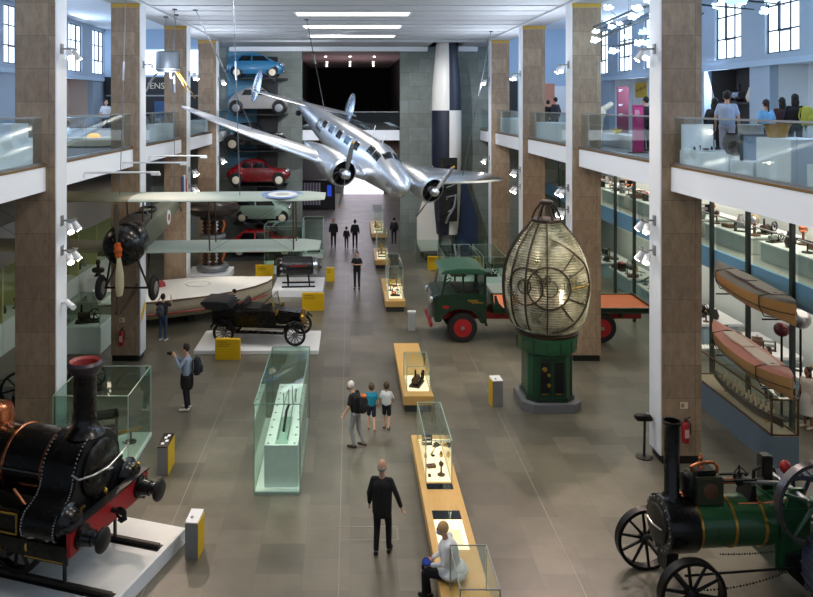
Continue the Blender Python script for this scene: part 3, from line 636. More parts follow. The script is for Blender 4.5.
def arc(az0, r0, r1, ang):
    pts = []
    for k in range(7):
        r = r0 + (r1 - r0) * k / 6; zz = ZC + r * math.sin(R(ang)); dx = r * math.cos(R(ang))
        pts.append(sp(az0 + math.degrees(math.asin(max(-1, min(1, dx / rad(zz))))), zz, .02))
    return pts
for ang in (52, 28, 1, -27, -55): MB().tube(arc(-11, .56, 1.12, ang), .02, 6).build('radial_bar', M['brass'] if ang == 1 else bz, L)
# big outer circle of the right hand panel
pts = [sp(-11 + math.degrees(math.asin(min(1, 1.1 * math.cos(R(a)) / max(rad(ZC + 1.25 * math.sin(R(a))), 1.1)))), ZC + 1.25 * math.sin(R(a)), .025) for a in range(-85, 90, 8)]
MB().tube(pts, .026, 6).build('panel_rim', bz, L)
MB().lathe([(.62, 2.02), (.88, 2.03), (.9, 2.1), (.82, 2.16), (.7, 2.14)], (0, 0, 0), (0, 0, 1), 40).build('lower_ring', bz, L)
MB().lathe([(.3, 5.16), (.43, 5.17), (.43, 5.25), (.32, 5.25)], (0, 0, 0), (0, 0, 1), 32).build('upper_ring', bz, L)
for k in range(6):
    a = R(60 * k + 10); MB().tube([(.42 * math.sin(a), -.42 * math.cos(a), 5.22), (.3 * math.sin(a), -.3 * math.cos(a), 5.5), (.16 * math.sin(a), -.16 * math.cos(a), 5.68)], .03, 6).build('crown_leg', bz, L)
MB().lathe([(.13, 5.64), (.2, 5.66), (.2, 5.74), (.15, 5.78), (0, 5.78)], (0, 0, 0), (0, 0, 1), 24).build('crown_cap', bz, L)
MB().lathe([(.3, 2.05), (.3, 2.7), (.14, 2.8), (.14, 3.2), (.2, 3.25), (.2, 3.7), (.05, 3.9), (.05, 5.2)], (0, 0, 0), (0, 0, 1), 20).build('lamp_stand', M['iron'], L)
for s in (-1, 1):
    for z in (2.6, 4.4): MB().cyl((0, 0, z), (s * .9 * (1.1 if z < 3 else .9), .2, z), .03).build('inner_stay', M['iron'], L)
# ================================================================== GREEN LORRY
T = thing('green_lorry', 'vintage dark green flatbed lorry with red wheels and orange boarded bed', 'lorry', (2.9, 27.1, 0))
dg = M['dkgreen']; W = 2.15
def wheel_solid(par, x, y, r, w, name='wheel', col=None, hubc=None):
    t = MB().lathe([(r * .62, -w / 2), (r * .93, -w / 2), (r, -w * .3), (r, w * .3), (r * .93, w / 2), (r * .62, w / 2)], (x, y, r), (0, 1, 0), 36, caps=False).build(name, M['rubber'], par)
    s = -1
    d = MB().lathe([(r * .7, w * .47), (r * .66, w * .38), (r * .3, w * .34), (r * .28, w * .55), (0, w * .58)], (x, y, r), (0, s, 0), 30).build('wheel_disc', col or M['red'], t)
    MB().lathe([(r * .14, w * .5), (r * .12, w * .66), (0, w * .68)], (x, y, r), (0, s, 0), 16).build('hub_cap', hubc or M['steel'], t)
    return t
for y in (.2, W - .2):
    wheel_solid(T, 1.13, y, .53, .3)
    wheel_solid(T, 6.1, y, .53, .36)
MB().cyl((1.13, .2, .53), (1.13, W - .2, .53), .07).build('front_axle', M['black'], T)
MB().cyl((6.1, .2, .53), (6.1, W - .2, .53), .07).build('rear_axle', M['black'], T)
for y in (.62, W - .62): MB().box(.2, 7.7, y - .06, y + .06, .72, .95).build('chassis_rail', M['red'], T)
cab = MB()
cab.prism([(.12, .75), (.36, .75), (.42, .95), (.62, 1.12), (1.0, 1.22), (1.4, 1.16), (1.66, .98), (1.75, .7), (1.98, .7), (1.98, 1.72), (.32, 1.72), (.1, 1.66)], 'y', 0, W)
cb = cab.build('cab', dg, T, bevel=.03)
# cab roof and pillars
rf = MB().prism([(.32, 2.46), (.5, 2.58), (1.0, 2.64), (1.7, 2.64), (1.98, 2.56), (1.98, 2.44)], 'y', .02, W - .02).build('cab_roof', mat('roof green', '2f5c46', .35, 0, .1), T, bevel=.03)
for y in (.04, W - .04):
    for x0, x1, xt in ((.34, .42, .5), (1.1, 1.16, 1.1), (1.88, 1.97, 1.88)): MB().prism([(x0, 1.7), (x1, 1.7), (xt + .08, 2.48), (xt, 2.48)], 'y', y - .03, y + .03).build('cab_pillar', dg, T)
    MB().prism([(.43, 1.72), (1.12, 1.72), (1.12, 2.46), (.55, 2.46)], 'y', y - .01, y + .01).build('side_window', M['glass'], T, flat=True)
    MB().prism([(1.17, 1.72), (1.88, 1.72), (1.88, 2.46), (1.17, 2.46)], 'y', y - .01, y + .01).build('side_window', M['glass'], T, flat=True)
    MB().tube([(.44, y, 1.2), (.62, y, 1.3), (1.1, y, 1.36), (1.55, y, 1.28), (1.85, y, .95), (1.98, y, .62)], .05, 8).build('mudguard', M['black'], T)
MB().prism([(.34, 1.72), (.36, 1.72), (.5, 2.46), (.48, 2.46)], 'y', .08, W - .08).build('windscreen', M['glass'], T, flat=True)
MB().box(1.94, 1.97, .05, W - .05, 1.7, 2.5).build('cab_back', dg, T)
MB().box(.9, 1.8, .3, W - .3, 1.3, 1.78).build('seat', mat('dark leather', '2a211c', .5), T, bevel=.05)
MB().torus((.75, W - .6, 1.85), .2, .018, (-.6, 0, .8), 24, 6).build('steering_wheel', M['black'], T)
rg = MB().box(.02, .12, .6, W - .6, .72, 1.62).build('radiator', M['greysteel'], T, bevel=.03)
MB().box(-.04, .06, .12, W - .12, .55, .7).build('bumper', M['red'], T, bevel=.02)
for y in (.25, W - .25): MB().lathe([(.06, 0), (.13, .05), (.14, .12), (.12, .14), (0, .15)], (.12, y, 1.5), (-1, 0, 0), 20).build('headlamp', mat('chrome lamp', 'dfe3e6', .15, .8), T)
# gold lettering on the door (unreadable in the photo): script strokes
for r0, xs, zz, am in ((0, (1.3, 1.68), 1.52, .035), (1, (1.42, 1.86), 1.42, .028)):
    MB().tube([(xs[0] + (xs[1] - xs[0]) * t / 24, -.012, zz + am * math.sin(t * 1.55) + .03 * r0) for t in range(25)], .015, 5).build('gold_script', M['gold'], T)
MB().box(.42, .62, -.012, .0, 1.24, 1.34).build('number_plate', M['red'], T)
MB().box(.18, .2, -.01, 0, 1.0, 1.6).build('door_seam', M['black'], T)
# bed with sloping front board
bed = MB().box(2.2, 7.95, -.02, W + .05, 1.06, 1.2).build('bed_frame', dg, T, bevel=.01)
MB().box(2.25, 7.9, .06, W - .04, 1.2, 1.215).build('bed_boards', M['orange'], T, flat=True)
MB().prism([(2.2, 1.2), (2.26, 1.2), (2.2, 1.78), (2.12, 1.78)], 'y', 0, W).build('headboard', dg, T)
MB().box(7.9, 7.97, 0, W, 1.2, 1.3).build('tail_board', dg, T)
MB().prism([(2.25, 1.2), (2.85, 1.2), (2.55, 1.28), (2.4, 1.45), (2.32, 1.7), (2.25, 1.7)], 'y', 0, .04).build('side_wing', dg, T)
for y in (0, W - .03): MB().box(2.2, 7.95, y - .02, y + .05, 1.16, 1.26).build('side_rail', dg, T)
MB().cyl((3.5, .3, .72), (4.3, .3, .72), .2, n=20).build('fuel_tank', M['red'], T)
MB().box(2.5, 3.4, .2, .24, .82, .87).build('brake_rod', M['red'], T)
for x in (2.7, 3.4, 4.4): MB().box(x, x + .06, .3, W - .3, .92, 1.07).build('cross_member', M['red'], T)
for x in (5.3, 6.9): MB().box(x, x + .1, .35, W - .35, .8, 1.06).build('spring_hanger', M['walnut'], T)
# ================================================================== TWIN ENGINED AIRLINER
A = thing('twin_engine_airliner', 'polished silver twin engine airliner with twin tail fins hanging nose down', 'aeroplane', (2.28, 30.09, 5.22))
A.rotation_euler = (R(-12.6), R(16.0), R(-62.1))
sv = M['silver']
FS = [(0, -.15, .03, .03), (-.1, -.14, .22, .22), (-.35, -.12, .4, .42), (-.9, -.06, .56, .6), (-1.5, .0, .64, .7), (-1.9, .06, .67, .8), (-2.5, .1, .69, .9), (-3.2, .08, .7, .9), (-5, .06, .7, .88), (-6.5, .08, .66, .8), (-8, .14, .54, .64), (-9.4, .22, .38, .46), (-10.6, .28, .22, .28), (-11.5, .32, .07, .1)]
def fsec(x):
    for a, b in zip(FS, FS[1:]):
        if x >= b[0]:
            t = (x - a[0]) / (b[0] - a[0]); return [a[i] + (b[i] - a[i]) * t for i in range(4)]
    return FS[-1]
def fpt(x, ang, off=0):
    _, zc, w, h = fsec(x); c, s_ = math.cos(ang), math.sin(ang); e = 2 / 2.3
    return V(x, (w + off) * math.copysign(abs(c) ** e, c), zc + (h + off) * math.copysign(abs(s_) ** e, s_))
MB().loft([[fpt(f[0], 2 * PI * k / 40) for k in range(40)] for f in FS]).build('fuselage', sv, A)
def patch(name, m, x0, x1, a0, a1, par, off=.008, sh=0, nx=4, na=4):
    g = MB(); vs = [fpt(x0 + (x1 - x0) * i / nx, R(a0 + (a1 - a0) * j / na + sh * i / nx), off) for i in range(nx + 1) for j in range(na + 1)]
    fs = [(i * (na + 1) + j, i * (na + 1) + j + 1, (i + 1) * (na + 1) + j + 1, (i + 1) * (na + 1) + j) for i in range(nx) for j in range(na)]
    g.add(vs, fs); o = g.build(name, m, par); md = o.modifiers.new('t', 'SOLIDIFY'); md.thickness = .012; return o
for i in range(5):
    x = -3.35 - i * .83
    for a0, a1 in ((147, 170), (10, 33)):
        patch('cabin_window', M['silver2'], x + .03, x - .45, a0 - 2, a1 + 2, A, .005)
        patch('window_glass', M['paleglass'] if i % 2 else M['darkglass'], x, x - .42, a0, a1, A, .016)
for a0, a1 in ((132, 158), (22, 48)):
    patch('cockpit_window', M['darkglass'], -1.75, -2.2, a0, a1, A, .012); patch('cockpit_window', M['darkglass'], -2.27, -2.7, a0, a1, A, .012)
for a0, a1 in ((93, 128), (52, 87)): patch('windscreen', M['darkglass'], -1.5, -1.85, a0, a1, A, .014)
patch('cabin_door', M['silver2'], -7.0, -7.7, 150, 192, A, .006)
def foil(x, y, z, c, t):
    P = [(0, 0), (.02, .3), (.1, .62), (.3, .78), (.55, .6), (.8, .28), (1, .02), (.8, -.1), (.5, -.2), (.2, -.28), (.05, -.22), (.01, -.12)]
    return [(x - c * u, y, z + t * c * v) for u, v in P]
for s in (-1, 1):
    MB().loft([foil(-2.3, s * .2, -.62, 3.1, .17), foil(-2.35, s * 2.2, -.42, 2.85, .16), foil(-3.1, s * 6.2, .05, 1.75, .13), foil(-3.55, s * 7.8, .25, 1.15, .1), foil(-3.8, s * 8.25, .31, .7, .08), foil(-4.0, s * 8.4, .33, .3, .05)]).build('wing', sv, A, angle=50)
    n = MB().lathe([(.5, -.0), (.59, -.06), (.62, -.2), (.61, -.75), (.56, -1.3), (.45, -2.2), (.25, -3.2), (.05, -3.9)], (-1.25, s * 2.25, -.25), (1, 0, 0), 40, caps=False).build('engine_nacelle', sv, A)
    MB().lathe([(.5, 0), (.47, -.04), (.46, -.5), (0, -.5)], (-1.25, s * 2.25, -.25), (1, 0, 0), 40, caps=False).build('cowl_interior', M['black'], n)
    for k in range(9):
        a = 2 * PI * k / 9; MB().cyl((-1.5, s * 2.25 + .12 * math.sin(a), -.25 + .12 * math.cos(a)), (-1.5, s * 2.25 + .44 * math.sin(a), -.25 + .44 * math.cos(a)), .085, n=10).build('engine_cylinder', M['iron'], n)
    MB().lathe([(.16, -.3), (.13, -.1), (.06, 0)], (-1.2, s * 2.25, -.25), (1, 0, 0), 20).build('crankcase', M['greysteel'], n)
    p = MB().lathe([(.2, -.28), (.21, -.16), (.17, -.02), (.08, .06), (0, .08)], (-.95, s * 2.25, -.25), (1, 0, 0), 24).build('spinner', sv, n)
    tilt = R(8 if s < 0 else -22)
    for sg in (1, -1):
        Tm = Matrix.Translation((-1.08, s * 2.25, -.25)) @ Matrix.Rotation(tilt, 4, 'X')
        rings = []
        for q, c, tw in ((.1, .05, 60), (.35, .085, 48), (.7, .1, 34), (1.1, .085, 24), (1.3, .06, 20)):
            cs, sn = math.cos(R(tw)), math.sin(R(tw))
            rings.append([(u * c * sn + v * .02 * cs, sg * (u * c * cs - v * .02 * sn), sg * q) for u, v in ((-1, 0), (-.4, 1), (.5, .8), (1, 0), (.4, -.6), (-.5, -.6))])
        mb = MB(Tm); mb.loft(rings); bl_ = mb.build('propeller_blade', mat('grey blade', '8d8f92', .35, .7, .06), n)
        mb = MB(Tm); mb.loft([[(x, y, z) for x, y, z in rings[-1]], [(x * .5, y * .5, sg * 1.39) for x, y, z in rings[-1]]]); mb.build('blade_tip', mat('amber tip', 'd99a20', .5), bl_)
    fin = MB(); e = []
    for th, w_ in ((-.045, .86), (0, 1), (.045, .86)): e.append([(-10.75 + .46 * w_ * math.cos(2 * PI * k / 28) - .1 * math.sin(2 * PI * k / 28), s * 2.75 + th, .72 + .86 * w_ * math.sin(2 * PI * k / 28)) for k in range(28)])
    fin.loft(e); f_ = fin.build('tail_fin', mat('fin aluminium', 'b9cbe0', .25, .9, .08), A)
    MB().cyl((-10.85, s * 2.75 - .06, -.1), (-10.95, s * 2.75 - .06, 1.5), .012, n=6).build('rudder_hinge', M['greysteel'], f_)
    MB().cyl((-10.3, s * 2.75 - .02, .45), (-10.95, s * 2.75, .45), .03, n=6).build('fin_bracket', M['greysteel'], f_)
MB().loft([foil(-10.25, -3.0, .5, .7, .1), foil(-9.95, -.3, .45, 1.25, .1), foil(-9.95, .3, .45, 1.25, .1), foil(-10.25, 3.0, .5, .7, .1)]).build('tailplane', M['silver2'], A, angle=50)
for x, h in ((-2.7, .42), (-3.6, .5)):
    zt = fsec(x)[1] + fsec(x)[3]; MB().tube([(x, 0, zt - .02), (x - .06, 0, zt + h)], [.025, .015], 6).build('antenna_mast', M['white'], A)
MB().tube([(-3.66, -.02, 1.44), (-7, -1.2, 1.0), (-10.7, -2.75, 1.5)], .006, 4).build('antenna_wire', M['cable'], A)
MB().lathe([(.12, -.1), (.15, 0), (.12, .1)], (-10.9, 0, -.16), (0, 1, 0), 16).build('tail_wheel', M['rubber'], A)
MB().tube([(-10.6, 0, .1), (-10.9, 0, -.16)], .035, 6).build('tail_wheel_leg', M['steel'], A)
bpy.context.view_layer.update()
MW = A.matrix_world.copy()
def wire(p, q, lab, r=.018, tb=True):
    t = thing('suspension_cable', lab, 'cable', p)
    q = Vector(q) - Vector(p); z = V(0, 0, 0)
    MB().cyl(z, q, r, n=6).build('wire_rope', M['cable'], t)
    if tb: MB().cyl(q * .55, q * .64, r * 2.3, n=8).build('turnbuckle', M['steel'], t)
    MB().cyl(q, q - V(0, 0, .05), .09, n=10).build('ceiling_plate', M['darkgrey'], t)
    return t
wire(MW @ V(-8.6, .05, .86), (-1.75, 30.6, 11.96), 'steel cable holding the tail of the silver airliner from the ceiling', .022)
wire(MW @ V(-3.3, 5.3, .18), (6.6, 35.5, 11.96), 'steel cable holding the right wing of the silver airliner near the farthest columns')
wire(MW @ V(-3.4, -5.6, .2), (-5.6, 27.5, 11.96), 'steel cable holding the long left wing of the silver airliner')
# ================================================================== BIPLANE
B = thing('biplane', 'olive biplane with black cowling and wooden propeller hanging beside the second left column', 'aeroplane', (-6.41, 21.0, 4.49))
B.rotation_euler = (0, R(4.3), R(-90.8))
pg = M['palegreen']; ol = M['doped']
def rrect(x, w, h0, h1, zc=0, n=5):
    pts = []
    for k in range(24):
        a = 2 * PI * k / 24; c, s_ = math.cos(a), math.sin(a); e = .45
        pts.append((x, w * math.copysign(abs(c) ** e, c), zc + (h1 if s_ > 0 else h0) * math.copysign(abs(s_) ** e, s_)))
    return pts
MB().loft([rrect(-.95, .42, .44, .42), rrect(-2.2, .42, .42, .46), rrect(-3.5, .4, .4, .4), rrect(-5.5, .26, .27, .26), rrect(-7.6, .04, .16, .16)]).build('fuselage', ol, B)
MB().lathe([(.2, -.02), (.34, -.05), (.5, -.16), (.585, -.34), (.6, -.6), (.57, -.98), (.43, -1.02)], (-.1, 0, 0), (1, 0, 0), 40, caps=False).build('cowling', M['blackgloss'], B)
MB().lathe([(.2, -.02), (.34, -.12), (.42, -.3), (0, -.36)], (-.1, 0, 0), (1, 0, 0), 32, caps=False).build('cowl_opening', M['black'], B)
for k in range(9):
    a = 2 * PI * k / 9; MB().cyl((-.17, .1 * math.sin(a), .1 * math.cos(a)), (-.17, .33 * math.sin(a), .33 * math.cos(a)), .05, n=8).build('engine_cylinder', M['iron'], B)
MB().loft([rrect(-1.0, .4, .1, .2, .38), rrect(-2.0, .36, .1, .16, .42), rrect(-2.05, .3, .05, .05, .45)]).build('top_decking', mat('brown decking', '55483c', .5, 0, .15), B)
for x in (-2.15, -3.0): MB().torus((x, 0, .5), .24, .05, (.15, 0, 1), 20, 6).build('cockpit_rim', M['black'], B)
hub = MB().lathe([(.1, -.1), (.11, 0), (.1, .05), (.05, .07)], (.03, 0, 0), (1, 0, 0), 20).build('propeller_hub', mat('orange hub', 'd8662a', .4, .2), B)
MB().lathe([(.035, .06), (.03, .1)], (.03, 0, 0), (1, 0, 0), 10).build('hub_nut', M['steel'], hub)
for sg, m_ in ((1, mat('weathered blade', '6f6a5c', .45)), (-1, mat('pale wooden blade', 'b3ab8c', .4))):
    rings = []
    Tm = Matrix.Rotation(R(4), 4, 'X')
    for q, c, tw, bend in ((.06, .06, 60, 0), (.3, .075, 50, 0), (.7, .12, 36, .02), (1.05, .12, 26, .05), (1.3, .075, 22, .08)):
        cs, sn = math.cos(R(tw)), math.sin(R(tw))
        rings.append([(u * c * sn + v * .025 * cs, sg * (u * c * cs - v * .025 * sn + bend), sg * q) for u, v in ((-1, 0), (-.4, 1), (.5, .8), (1, 0), (.4, -.6), (-.5, -.6))])
    mb = MB(Tm); mb.loft(rings); pb = mb.build('propeller_blade', m_, B)
    mb = MB(Tm); mb.box(-.08, .09, -.075, .075, .08 if sg > 0 else -.2, .2 if sg > 0 else -.08); mb.build('blade_collar', mat('orange hub', 'd8662a'), pb, bevel=.02)
def bwing(y0, y1, z0, z1, xl, c):
    t = .07; tipc = c * .72
    return MB().loft([foil(xl, y0, z0, c, t), foil(xl, y0 + (y1 - y0) * .9, z0 + (z1 - z0) * .9, c, t), foil(xl - .15, y1, z1, tipc, t * .7)])
bwing(-.05, 5.66, 1.15, 1.2, -.95, 1.5).build('upper_wing', pg, B, angle=50)
bwing(.05, -5.9, 1.15, 1.2, -.95, 1.5).build('upper_wing', ol, B, angle=50)
bwing(.3, 5.5, -.4, -.32, -1.15, 1.45).build('lower_wing', pg, B, angle=50)
bwing(-.3, -5.7, -.4, -.32, -1.15, 1.45).build('lower_wing', ol, B, angle=50)
for y in (4.4,):
    for r, col, dz in ((.62, '6f8bb8', .098), (.43, 'd9dde0', .102), (.2, 'a9b4b2', .106)):
        MB().cyl((-1.55, y, 1.14 + dz + .02), (-1.55, y, 1.14 + dz + .03), r, n=36).build('roundel_disc', mat('roundel ' + col, col, .6, 0, .05), B)
for r, col, dy in ((.24, 'dfe0da', .375), (.12, 'a03038', .38)):
    MB().cyl((-4.1, dy - .03, .0), (-4.1, dy + .004, .0), r, n=30).build('fuselage_roundel', mat('roundel ' + col, col, .6, 0, .05), B)
for y in (-5.0, -2.6, 2.3, 4.75):
    for x in (-1.1, -2.05): MB().tube([(x - .1, y, -.36), (x, y, 1.16)], .022, 6).build('interplane_strut', M['walnut'], B)
for y in (-.36, .36):
    for x in (-1.15, -2.1): MB().tube([(x, y, .4), (x, y * 1.1, 1.16)], .022, 6).build('cabane_strut', M['walnut'], B)
q = 0
for a, b in ((-2.6, -5.0), (2.3, 4.75)):
    for x in (-1.15, -2.1):
        MB().cyl((x, a, -.36), (x, b, 1.16), .006, n=4).build('bracing_wire', M['cable'], B); MB().cyl((x, a, 1.16), (x, b, -.36), .006, n=4).build('bracing_wire', M['cable'], B)
for s in (-1, 1):
    wh = MB().lathe([(.2, -.07), (.3, -.08), (.36, -.03), (.36, .03), (.3, .08), (.2, .07)], (-.75, s * .76, -1.3), (0, 1, 0), 28).build('landing_wheel', M['rubber'], B)
    MB().lathe([(.22, -.06), (.06, -.12), (.06, .12), (.22, .06)], (-.75, s * .76, -1.3), (0, 1, 0), 28).build('wheel_cover', mat('wheel canvas', '8a8577', .6), wh)
    for x in (-.5, -1.5): MB().tube([(x - (.2 if x < -1 else 0), s * .38, -.4), (-.75, s * .62, -1.3)], .03, 6).build('undercarriage_strut', M['darkwood'], B)
    MB().tube([(-.75, s * .3, -1.3), (.05, s * .04, -1.78)], .025, 6).build('skid_stay', M['darkwood'], B)
MB().cyl((-.75, -.8, -1.3), (-.75, .8, -1.3), .03).build('wheel_axle', M['iron'], B)
MB().tube([(-1.7, 0, -1.5), (-.7, 0, -1.74), (.0, 0, -1.8), (.3, 0, -1.68)], .045, 8).build('landing_skid', M['darkwood'], B)
MB().loft([foil(-6.6, -1.4, .12, .7, .05), foil(-6.4, 0, .12, 1.1, .05), foil(-6.6, 1.4, .12, .7, .05)]).build('tailplane', ol, B, angle=50)
for i, col in enumerate(('34466e', 'd8d8d4', '9a2f38')):
    MB().box(-7.55 - .24 * (i + 1), -7.55 - .24 * i, -.03, .03, -.15 if i < 2 else 0, .75 if i < 2 else .6).build('rudder_stripe', mat('rudder ' + col, col, .6, 0, .05), B, bevel=.01)
MB().tube([(-7.0, 0, -.15), (-7.4, 0, -.5)], .03, 6).build('tail_skid', M['darkwood'], B)
bpy.context.view_layer.update(); MW = B.matrix_world.copy()
wire(MW @ V(-1.2, 3.2, 1.3), (-3.4, 22.1, 11.96), 'thin cable holding the right upper wing of the biplane', .012)
wire(MW @ V(-1.2, -.3, 1.3), (-6.6, 22.4, 11.96), 'thin cable holding the middle of the biplane beside the second left column', .012)
wire(MW @ V(-6.4, 0, .28), (-6.3, 27.3, 11.96), 'thin cable holding the tail of the biplane', .012)
# ================================================================== ROCKET
K = thing('ballistic_rocket', 'tall black and white chequered rocket standing against the back wall with its engine cut open', 'rocket', (5.42, 42.7, 0))
m, nt, bb, out = nodes('chequered rocket paint')
tc = N(nt, 'ShaderNodeTexCoord'); sx = N(nt, 'ShaderNodeSeparateXYZ'); nt.links.new(tc.outputs['Object'], sx.inputs[0])
def mth(op, a, b=None):
    n = N(nt, 'ShaderNodeMath', operation=op)
    for i, v in enumerate((a, b)):
        if v is None: continue
        if isinstance(v, (int, float)): n.inputs[i].default_value = v
        else: nt.links.new(v, n.inputs[i])
    return n.outputs[0]
qx = mth('GREATER_THAN', sx.outputs[0], .06); qz = mth('GREATER_THAN', sx.outputs[2], 8.2)
xo = mth('ABSOLUTE', mth('SUBTRACT', qx, qz)); 
mx = N(nt, 'ShaderNodeMix', data_type='RGBA'); mx.inputs[6].default_value = lin('171d2e') + [1]; mx.inputs[7].default_value = lin('d6d3cb') + [1]
nt.links.new(mth('SUBTRACT', 1, xo), mx.inputs[0]); nt.links.new(mx.outputs[2], bb.inputs['Base Color']); bb.inputs['Roughness'].default_value = .42
for n_ in [mx]: n_.inputs[6].default_value, n_.inputs[7].default_value = lin('d6d3cb') + [1], lin('171d2e') + [1]
MB().lathe([(.62, 1.3), (.75, 2.6), (.82, 4.0), (.83, 5.6), (.83, 8.2), (.8, 9.4), (.7, 10.6), (.58, 11.8), (.42, 12.8), (.2, 13.8), (0, 14.3)], (0, 0, 0), (0, 0, 1), 48).build('rocket_body', m, K)
MB().lathe([(.32, .35), (.28, .9), (.22, 1.4)], (0, 0, 0), (0, 0, 1), 28).build('exhaust_nozzle', M['greysteel'], K)
def fin(name, ang, m_):
    mb = MB(Matrix.Rotation(R(ang), 4, 'Z'))
    mb.prism([(.5, .35), (1.55, .35), (1.75, .8), (1.75, 2.2), (1.35, 3.4), (.8, 5.2), (.5, 5.2)], 'y', -.06, .06); return mb.build(name, m_, K, bevel=.02)
wh, nv = mat('rocket white', 'd6d3cb', .45, 0, .04), mat('rocket navy', '182742', .42, 0, .06)
fin('tail_fin', -165, wh); fin('tail_fin', -15, nv); fin('tail_fin', 75, wh)
MB().box(-.52, .48, -.92, -.6, 2.1, 5.6).build('engine_bay', M['black'], K)
for i in range(9): MB().tube([(-.4 + (i * 37 % 80) / 100, -.95, 2.3 + i * .33), (-.3 + (i * 53 % 70) / 100, -.98, 2.45 + i * .33), (.1 + (i * 29 % 30) / 100, -.95, 2.55 + i * .33)], .035, 6).build('engine_pipe', M['greysteel'] if i % 2 else M['iron'], K)
MB().tube([(.42, -.96, 3.6), (.3, -1.0, 2.9), (.0, -1.0, 2.4), (-.15, -.96, 2.0)], .07, 8).build('fuel_duct', M['steel'], K)
for i in range(4): MB().ball((-.25 + .2 * (i % 2) * 2, -.96, 4.0 + .4 * i), (.12, .1, .14), 10).build('pressure_bottle', M['iron'], K)
MB().box(-1.35, 1.35, -1.2, 1.1, 0, .35).build('rocket_stand', M['darkgrey'], K, bevel=.02)
# ================================================================== CARS ON THE WALL
def se(x0, x1, hw, z, n=28, e=.4):
    return [((x0 + x1) / 2 + (x1 - x0) / 2 * math.copysign(abs(math.cos(2 * PI * k / n)) ** e, math.cos(2 * PI * k / n)), hw * math.copysign(abs(math.sin(2 * PI * k / n)) ** e, math.sin(2 * PI * k / n)), z) for k in range(n)]
def car(label, loc, paint, sl, wheels, wr, wins, fend=(), hubm='cream', fpaint=None, group=None, rz=0):
    t = thing('car', label, 'car', loc, rz, group)
    MB().loft([se(x0, x1, hw, z) for z, x0, x1, hw in sl]).build('body', paint, t, angle=45)
    def hwz(z):
        for a, b in zip(sl, sl[1:]):
            if z <= b[0]:
                q = (z - a[0]) / (b[0] - a[0]); return a[3] + (b[3] - a[3]) * q
        return sl[-1][3]
    hw0 = max(s_[3] for s_ in sl)
    for s in (-1, 1):
        for x in wheels:
            y = s * (hw0 - (.02 if fend else .1))
            tt = MB().lathe([(wr * .6, -.08), (wr, -.07), (wr, .07), (wr * .6, .08)], (x, y, wr), (0, 1, 0), 28, caps=False).build('wheel', M['rubber'], t)
            MB().lathe([(wr * .64, .085), (wr * .5, .1), (wr * .2, .1), (0, .12)], (x, y, wr), (0, s, 0), 24).build('hub_cap', M[hubm], tt)
            MB().lathe([(wr * 1.12, -.04), (wr * 1.12, .12)], (x, y - s * .05, wr * 1.2), (0, s, 0), 28).build('wheel_arch', M['black'], t)
        for (x, z, rx, rz_) in fend:
            MB().ball((x, s * (hw0 - .16), z + .12), (rx, .21, rz_ - .08), 20).build('mudguard', fpaint or paint, t)
        for w in wins:
            MB().loft([[(x, s * (hwz(z) - .01), z) for x, z in w], [(x, s * (hwz(z) + .012), z) for x, z in w]]).build('side_window', M['darkglass'], t, flat=True)
    f = max(sl, key=lambda q: q[2])
    for s in (-1, 1):
        MB().ball((f[2] - .1, s * hw0 * .68, sl[2][0] + .05), (.12, .11, .11), 12).build('headlamp', mat('chrome lamp', 'dfe3e6', .15, .8), t)
    MB().tube([(f[2] + .03, -hw0 * .9, .38), (f[2] + .09, 0, .38), (f[2] + .03, hw0 * .9, .38)], .035, 6).build('front_bumper', M['steel'], t)
    MB().tube([(f[1] - .03, -hw0 * .9, .38), (f[1] - .09, 0, .38), (f[1] - .03, hw0 * .9, .38)], .035, 6).build('rear_bumper', M['steel'], t)
    return t
G = 'cars stacked on the back wall'
CYW = 43.15
cz = [10.03, 8.0, 5.95, 3.97, 1.88]
car('small blue rounded car, topmost of the cars stacked on the back wall', (-5.35, CYW, cz[0]), mat('blue car paint', '2a6c93', .3, 0, .05, 3, 0, 0, .4),
    [(.22, -1.45, 1.45, .6), (.42, -1.6, 1.6, .67), (.7, -1.58, 1.6, .69), (.86, -1.45, 1.45, .66), (.93, -1.36, 1.1, .62), (1.15, -1.1, .72, .56), (1.3, -.82, .45, .5), (1.38, -.5, .1, .36)],
    (-1.0, 1.0), .3, ([(-.95, .95), (-.2, .95), (-.2, 1.24), (-.7, 1.24)], [(-.12, .95), (.8, .95), (.5, 1.22), (-.12, 1.24)]), group=G)
car('grey beige car with sloping tail on the back wall, second from the top', (-5.18, CYW, cz[1]), mat('grey car paint', '8f8c88', .4, 0, .05),
    [(.3, -1.6, 1.55, .6), (.5, -1.75, 1.7, .62), (.8, -1.65, 1.75, .6), (.98, -1.5, 1.55, .57), (1.05, -1.42, .75, .56), (1.3, -1.05, .42, .52), (1.5, -.6, .2, .46), (1.58, -.3, .0, .34)],
    (-1.2, 1.2), .34, ([(-.9, 1.06), (-.35, 1.06), (-.35, 1.38), (-.72, 1.36)], [(-.28, 1.06), (.6, 1.06), (.36, 1.34), (-.28, 1.4)]), fend=((1.25, .5, .42, .42), (-1.25, .5, .42, .36)), hubm='greysteel', group=G)
car('black prewar car with pale wheels on the back wall, behind the airliner wing', (-5.4, CYW, cz[2]), mat('black car paint', '101113', .25, 0, .1, 3, 0, 0, .5),
    [(.3, -1.5, 1.5, .5), (.5, -1.6, 1.6, .54), (.85, -1.55, 1.6, .52), (1.0, -1.4, 1.5, .48), (1.05, -1.3, .5, .5), (1.35, -1.0, .3, .48), (1.52, -.8, .15, .42), (1.56, -.5, .0, .34)],
    (-1.2, 1.25), .36, ([(-.9, 1.08), (-.25, 1.08), (-.25, 1.4), (-.8, 1.4)], [(-.15, 1.08), (.4, 1.08), (.25, 1.4), (-.15, 1.4)]), fend=((1.25, .5, .5, .34), (-1.2, .5, .5, .34)), group=G)
